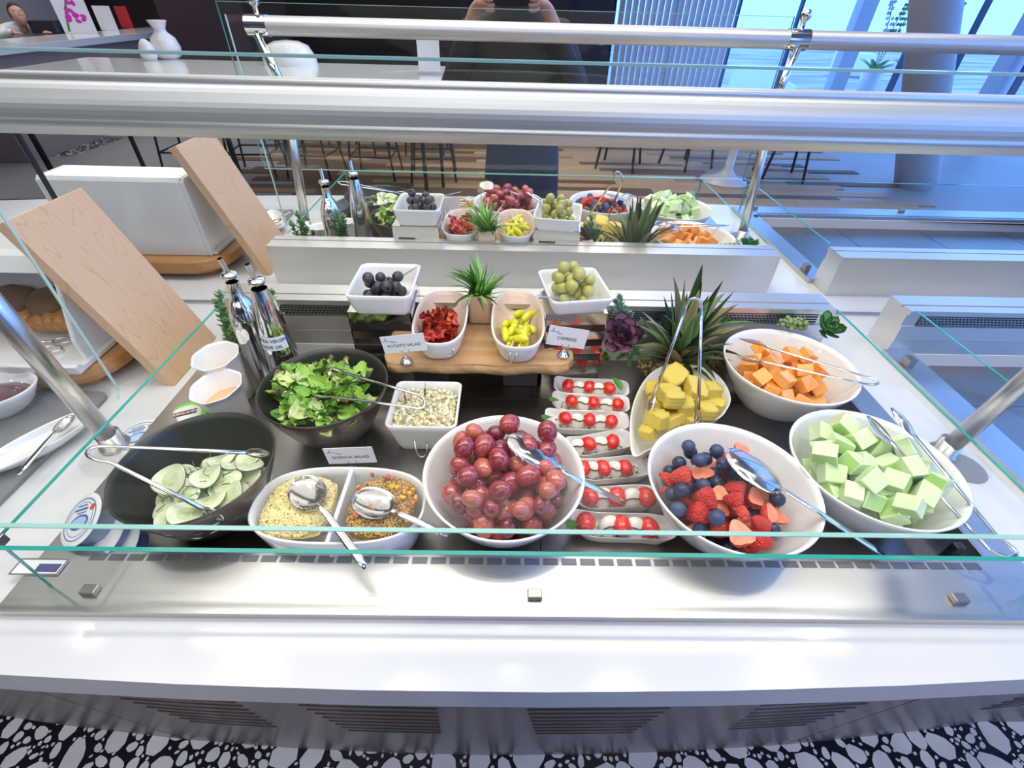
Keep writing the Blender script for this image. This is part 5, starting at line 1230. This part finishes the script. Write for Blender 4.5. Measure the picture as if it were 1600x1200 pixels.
# ---- people: continuous skinned bodies
SKIN = mat('skin', (.66, .36, .26), .5, sss=.15)
def skinned(name, chains, m, parent=None, sub=2):
    """chains: list of (points, radii); first point of the first chain is the root; later chains may start at an existing point"""
    vs, es, rs, idx, roots = [], [], [], {}, []
    for pts, rad in chains:
        prev = None
        for k, (p, r) in enumerate(zip(pts, rad)):
            key = tuple(round(c, 4) for c in p)
            if key in idx: i = idx[key]
            else:
                i = len(vs); vs.append(p); rs.append(r); idx[key] = i
                if k == 0: roots.append(i)
            if prev is not None: es.append((prev, i))
            prev = i
    me = bpy.data.meshes.new(name); me.from_pydata(vs, es, []); o = bpy.data.objects.new(name, me); C.objects.link(o)
    o.modifiers.new('s', 'SKIN'); sv = me.skin_vertices[0].data
    for i, r in enumerate(rs): sv[i].radius = (r, r) if not hasattr(r, '__len__') else r; sv[i].use_root = i in roots
    sb_ = o.modifiers.new('u', 'SUBSURF'); sb_.levels = sub; sb_.render_levels = sub
    dg = bpy.context.evaluated_depsgraph_get(); m2 = bpy.data.meshes.new_from_object(o.evaluated_get(dg)); bpy.data.objects.remove(o)
    m2.name = name; m2.materials.clear(); m2.materials.append(m); m2.polygons.foreach_set('use_smooth', [True]*len(m2.polygons))
    n = bpy.data.objects.new(name, m2); C.objects.link(n)
    if parent: n.parent = parent
    return n
def head(root, c, s, hairm, tilt=0.0, face=1):
    """face +1 looks to +y; c is the centre of the head"""
    def mk(nm, bm, m_, par): 
        for v in bm.verts: v.co = Matrix.Rotation(tilt*face, 3, 'X') @ v.co; v.co += Vector(c)
        return link(nm, bm, m_, par, True)
    bm = bmesh.new(); bmesh.ops.create_uvsphere(bm, u_segments=28, v_segments=20, radius=s)
    for v in bm.verts:
        x, y, z = v.co/s; w_ = .78 if z > 0 else .78-.22*z*z; v.co = Vector((x*w_*s, (y*.95+face*(.10 if z < -.2 else 0)*abs(z))*s, z*1.22*s))
    bmesh.ops.create_uvsphere(bm, u_segments=10, v_segments=8, radius=.13*s, matrix=Matrix.Translation((0, face*.98*s, -.12*s)) @ Matrix.Diagonal((.8, 1, 1.7, 1)))
    for sx in (-1, 1): bmesh.ops.create_uvsphere(bm, u_segments=10, v_segments=8, radius=.2*s, matrix=Matrix.Translation((sx*.78*s, -.02, -.05*s)) @ Matrix.Diagonal((.35, .7, 1.1, 1)))
    mk('head', bm, SKIN, root)
    bm = bmesh.new(); bmesh.ops.create_uvsphere(bm, u_segments=26, v_segments=18, radius=s*1.07)
    for v in bm.verts:
        x, y, z = v.co/s; yy = y*face
        if yy > .25 and z < .45: v.co *= .80
        if z < -.35: v.co *= .82
        v.co.x *= .80; v.co.z *= 1.22; v.co += Vector((0, -face*.04*s, .05*s))+Vector((sin(9*x)*.02, cos(8*z)*.02, sin(7*y)*.03))*s
    mk('hair', bm, hairm, root)
    for sx in (-1, 1):
        bm = bmesh.new(); bmesh.ops.create_uvsphere(bm, u_segments=10, v_segments=8, radius=.085*s, matrix=Matrix.Translation((sx*.30*s, face*.86*s, .03*s)) @ Matrix.Diagonal((1.5, .5, .8, 1))); mk('eye', bm, DARK, root)
    bm = bmesh.new(); bmesh.ops.create_uvsphere(bm, u_segments=12, v_segments=6, radius=.2*s, matrix=Matrix.Translation((0, face*.86*s, -.48*s)) @ Matrix.Diagonal((1.2, .5, .35, 1))); mk('lips', bm, mat('lips', (.45, .14, .12), .5), root)
HAIR = mat('dark_hair', (.035, .018, .012), .6)
# photographer, behind the camera and facing the mirror
ph = thing('person', 'person in black jacket and dark jeans holding up a phone, seen in the mirror', 'person', (.06, -.30, FZ)); B = Vector((.06, -.30, FZ))
def rel(pts): return [tuple(Vector(p)-B) for p in pts]
JK = mat('jacket_black', (.012, .012, .015), .7); JN = mat('jeans_navy', (.02, .03, .065), .8, noise=(30, (.035, .05, .10), .3))
head(ph, Vector((.02, -.22, .87))-B, .105, HAIR, .45)
FU = UP; FR = RT; PC = CAM - FW*.010          # phone centre just behind the lens
def ph_pt(r_, u_, f_): return PC+FR*r_+FU*u_+FW*f_
chains = [(rel([(.02, -.24, .52), (.02, -.22, .60), (.02, -.22, .76)]), [.055, .05, .05])]
hands = []
for s in (-1, 1):
    wr = ph_pt(s*.125, -.085, -.045); palm = ph_pt(s*.098, -.052, -.030); kn = ph_pt(s*.086, -.034, -.016)
    el = Vector((.02+s*.27, -.26, .26))
    chains.append((rel([el, el.lerp(wr, .6), wr, palm, kn]), [.036, .030, (.025, .022), (.032, .018), (.028, .014)]))
    for k in range(4):
        a0 = ph_pt(s*(.092), -.050+.016*k, -.020); a1 = ph_pt(s*(.086), -.052+.019*k, -.002); a2 = ph_pt(s*(.074-.002*k), -.050+.019*k, .004); a3 = ph_pt(s*(.058-.003*(k % 2)), -.049+.018*k, .0035)
        chains.append((rel([a0, a1, a2, a3]), [.009, .0088, .0082, .0065]))
    b0 = ph_pt(s*.100, -.056, -.024); b1 = ph_pt(s*.082, -.055, -.022); b2 = ph_pt(s*.055, -.040, -.018); chains.append((rel([b0, b1, b2]), [.012, .0105, .008]))
skinned('body', chains, SKIN, ph, 2)
chains = [(rel([(.06, -.30, .14), (.06, -.30, .24), (.02, -.29, .36), (.02, -.27, .47), (.02, -.245, .54), (.02, -.235, .62)]), [(.155, .10), (.16, .11), (.185, .12), (.15, .09), (.085, .08), (.072, .07)])]
for s in (-1, 1):
    wr = ph_pt(s*.125, -.085, -.045); el = Vector((.02+s*.27, -.26, .26)); w2 = el.lerp(wr, .82)
    chains.append((rel([(.02, -.27, .47), (.02+s*.17, -.28, .47), el, w2]), [(.15, .09), .068, .055, .043]))
skinned('jacket', chains, JK, ph, 2)
chains = [(rel([(.06, -.30, .30), (.06, -.30, .16), (.06, -.30, .0)]), [(.16, .11), (.16, .11), (.165, .115)])]
for s in (-1, 1): chains.append((rel([(.06, -.30, .0), (.06+s*.095, -.30, -.12), (.06+s*.11, -.29, -.45), (.06+s*.12, -.31, -.84)]), [(.165, .115), .092, .065, .05]))
skinned('jeans', chains, JN, ph, 2)
for s in (-1, 1):
    bm = bmesh.new(); tube(bm, rel([(.06+s*.12, -.36, -.862), (.06+s*.125, -.28, -.858), (.06+s*.13, -.18, -.866), (.06+s*.132, -.13, -.872)]), [.03, .042, .04, .025], 12, .85); link('shoe', bm, DARK, ph, True)
t = thing('phone', 'black phone held in both hands at the lens position', 'phone', PC)
bm = bmesh.new(); box(bm, -.075, .075, -.037, .037, -.004, .004, .002, mx=axes(FR, FU, -FW, Vector())); link('phone_body', bm, DARK, t)
# waiter behind the service bar
wx = MV(27, 24, -5.4); Bw = Vector((wx.x-.17, -5.55, FZ+wx.z-.36)); wt = thing('person', 'waiter with white shirt and dark vest bending over the service bar', 'person', Bw, rot=(0, 0, -.9))
head(wt, Vector((0, .22, 1.26)), .10, HAIR, .6)
WS = mat('shirt_white', (.85, .85, .87), .7); VE = mat('vest_purple_black', (.04, .015, .06), .6)
ch = [([(0, .12, 1.08), (0, .17, 1.14), (0, .20, 1.20)], [.05, .048, .045])]
for s in (-1, 1):
    w_ = Vector((s*.16, .42, 1.10)); ch.append(([tuple(w_+Vector((0, -.08, .01))), tuple(w_), tuple(w_+Vector((-s*.01, .05, -.005)))], [.028, (.03, .018), (.034, .014)]))
    for k in range(4): ch.append(([tuple(w_+Vector((-s*.01+(k-1.5)*.017, .05, -.005))), tuple(w_+Vector((-s*.01+(k-1.5)*.02, .085, .0))), tuple(w_+Vector((-s*.01+(k-1.5)*.02, .11-.006*abs(k-1.5), -.010)))], [.009, .0085, .007]))
    ch.append(([tuple(w_+Vector((-s*.03, .01, 0))), tuple(w_+Vector((-s*.05, .04, -.005))), tuple(w_+Vector((-s*.055, .065, -.01)))], [.011, .009, .007]))
skinned('body', ch, SKIN, wt, 2)
ch = [([(0, -.10, .80), (0, -.05, 1.0), (0, .05, 1.12), (0, .12, 1.16)], [(.14, .10), (.15, .11), (.17, .10), (.06, .06)])]
for s in (-1, 1): ch.append(([(0, .05, 1.12), (s*.18, .06, 1.11), (s*.25, .19, 1.05), (s*.165, .36, 1.11)], [(.17, .10), .065, .05, .038]))
skinned('shirt', ch, WS, wt, 2)
skinned('vest', [([(0, -.10, .80), (0, -.045, .985), (0, .045, 1.085)], [(.15, .112), (.158, .118), (.145, .108)])], VE, wt, 2)
ch = [([(0, -.12, .86), (0, -.12, .80)], [(.14, .10), (.15, .11)])]
for s in (-1, 1): ch.append(([(0, -.12, .80), (s*.09, -.12, .72), (s*.10, -.11, .40), (s*.10, -.13, .05)], [(.15, .11), .085, .062, .05]))
skinned('trousers', ch, JK, wt, 2)
for s in (-1, 1): bm = bmesh.new(); tube(bm, [(s*.1, -.18, .035), (s*.1, -.08, .042), (s*.1, .06, .028)], [.03, .042, .028], 12, .85); link('shoe', bm, DARK, wt, True)
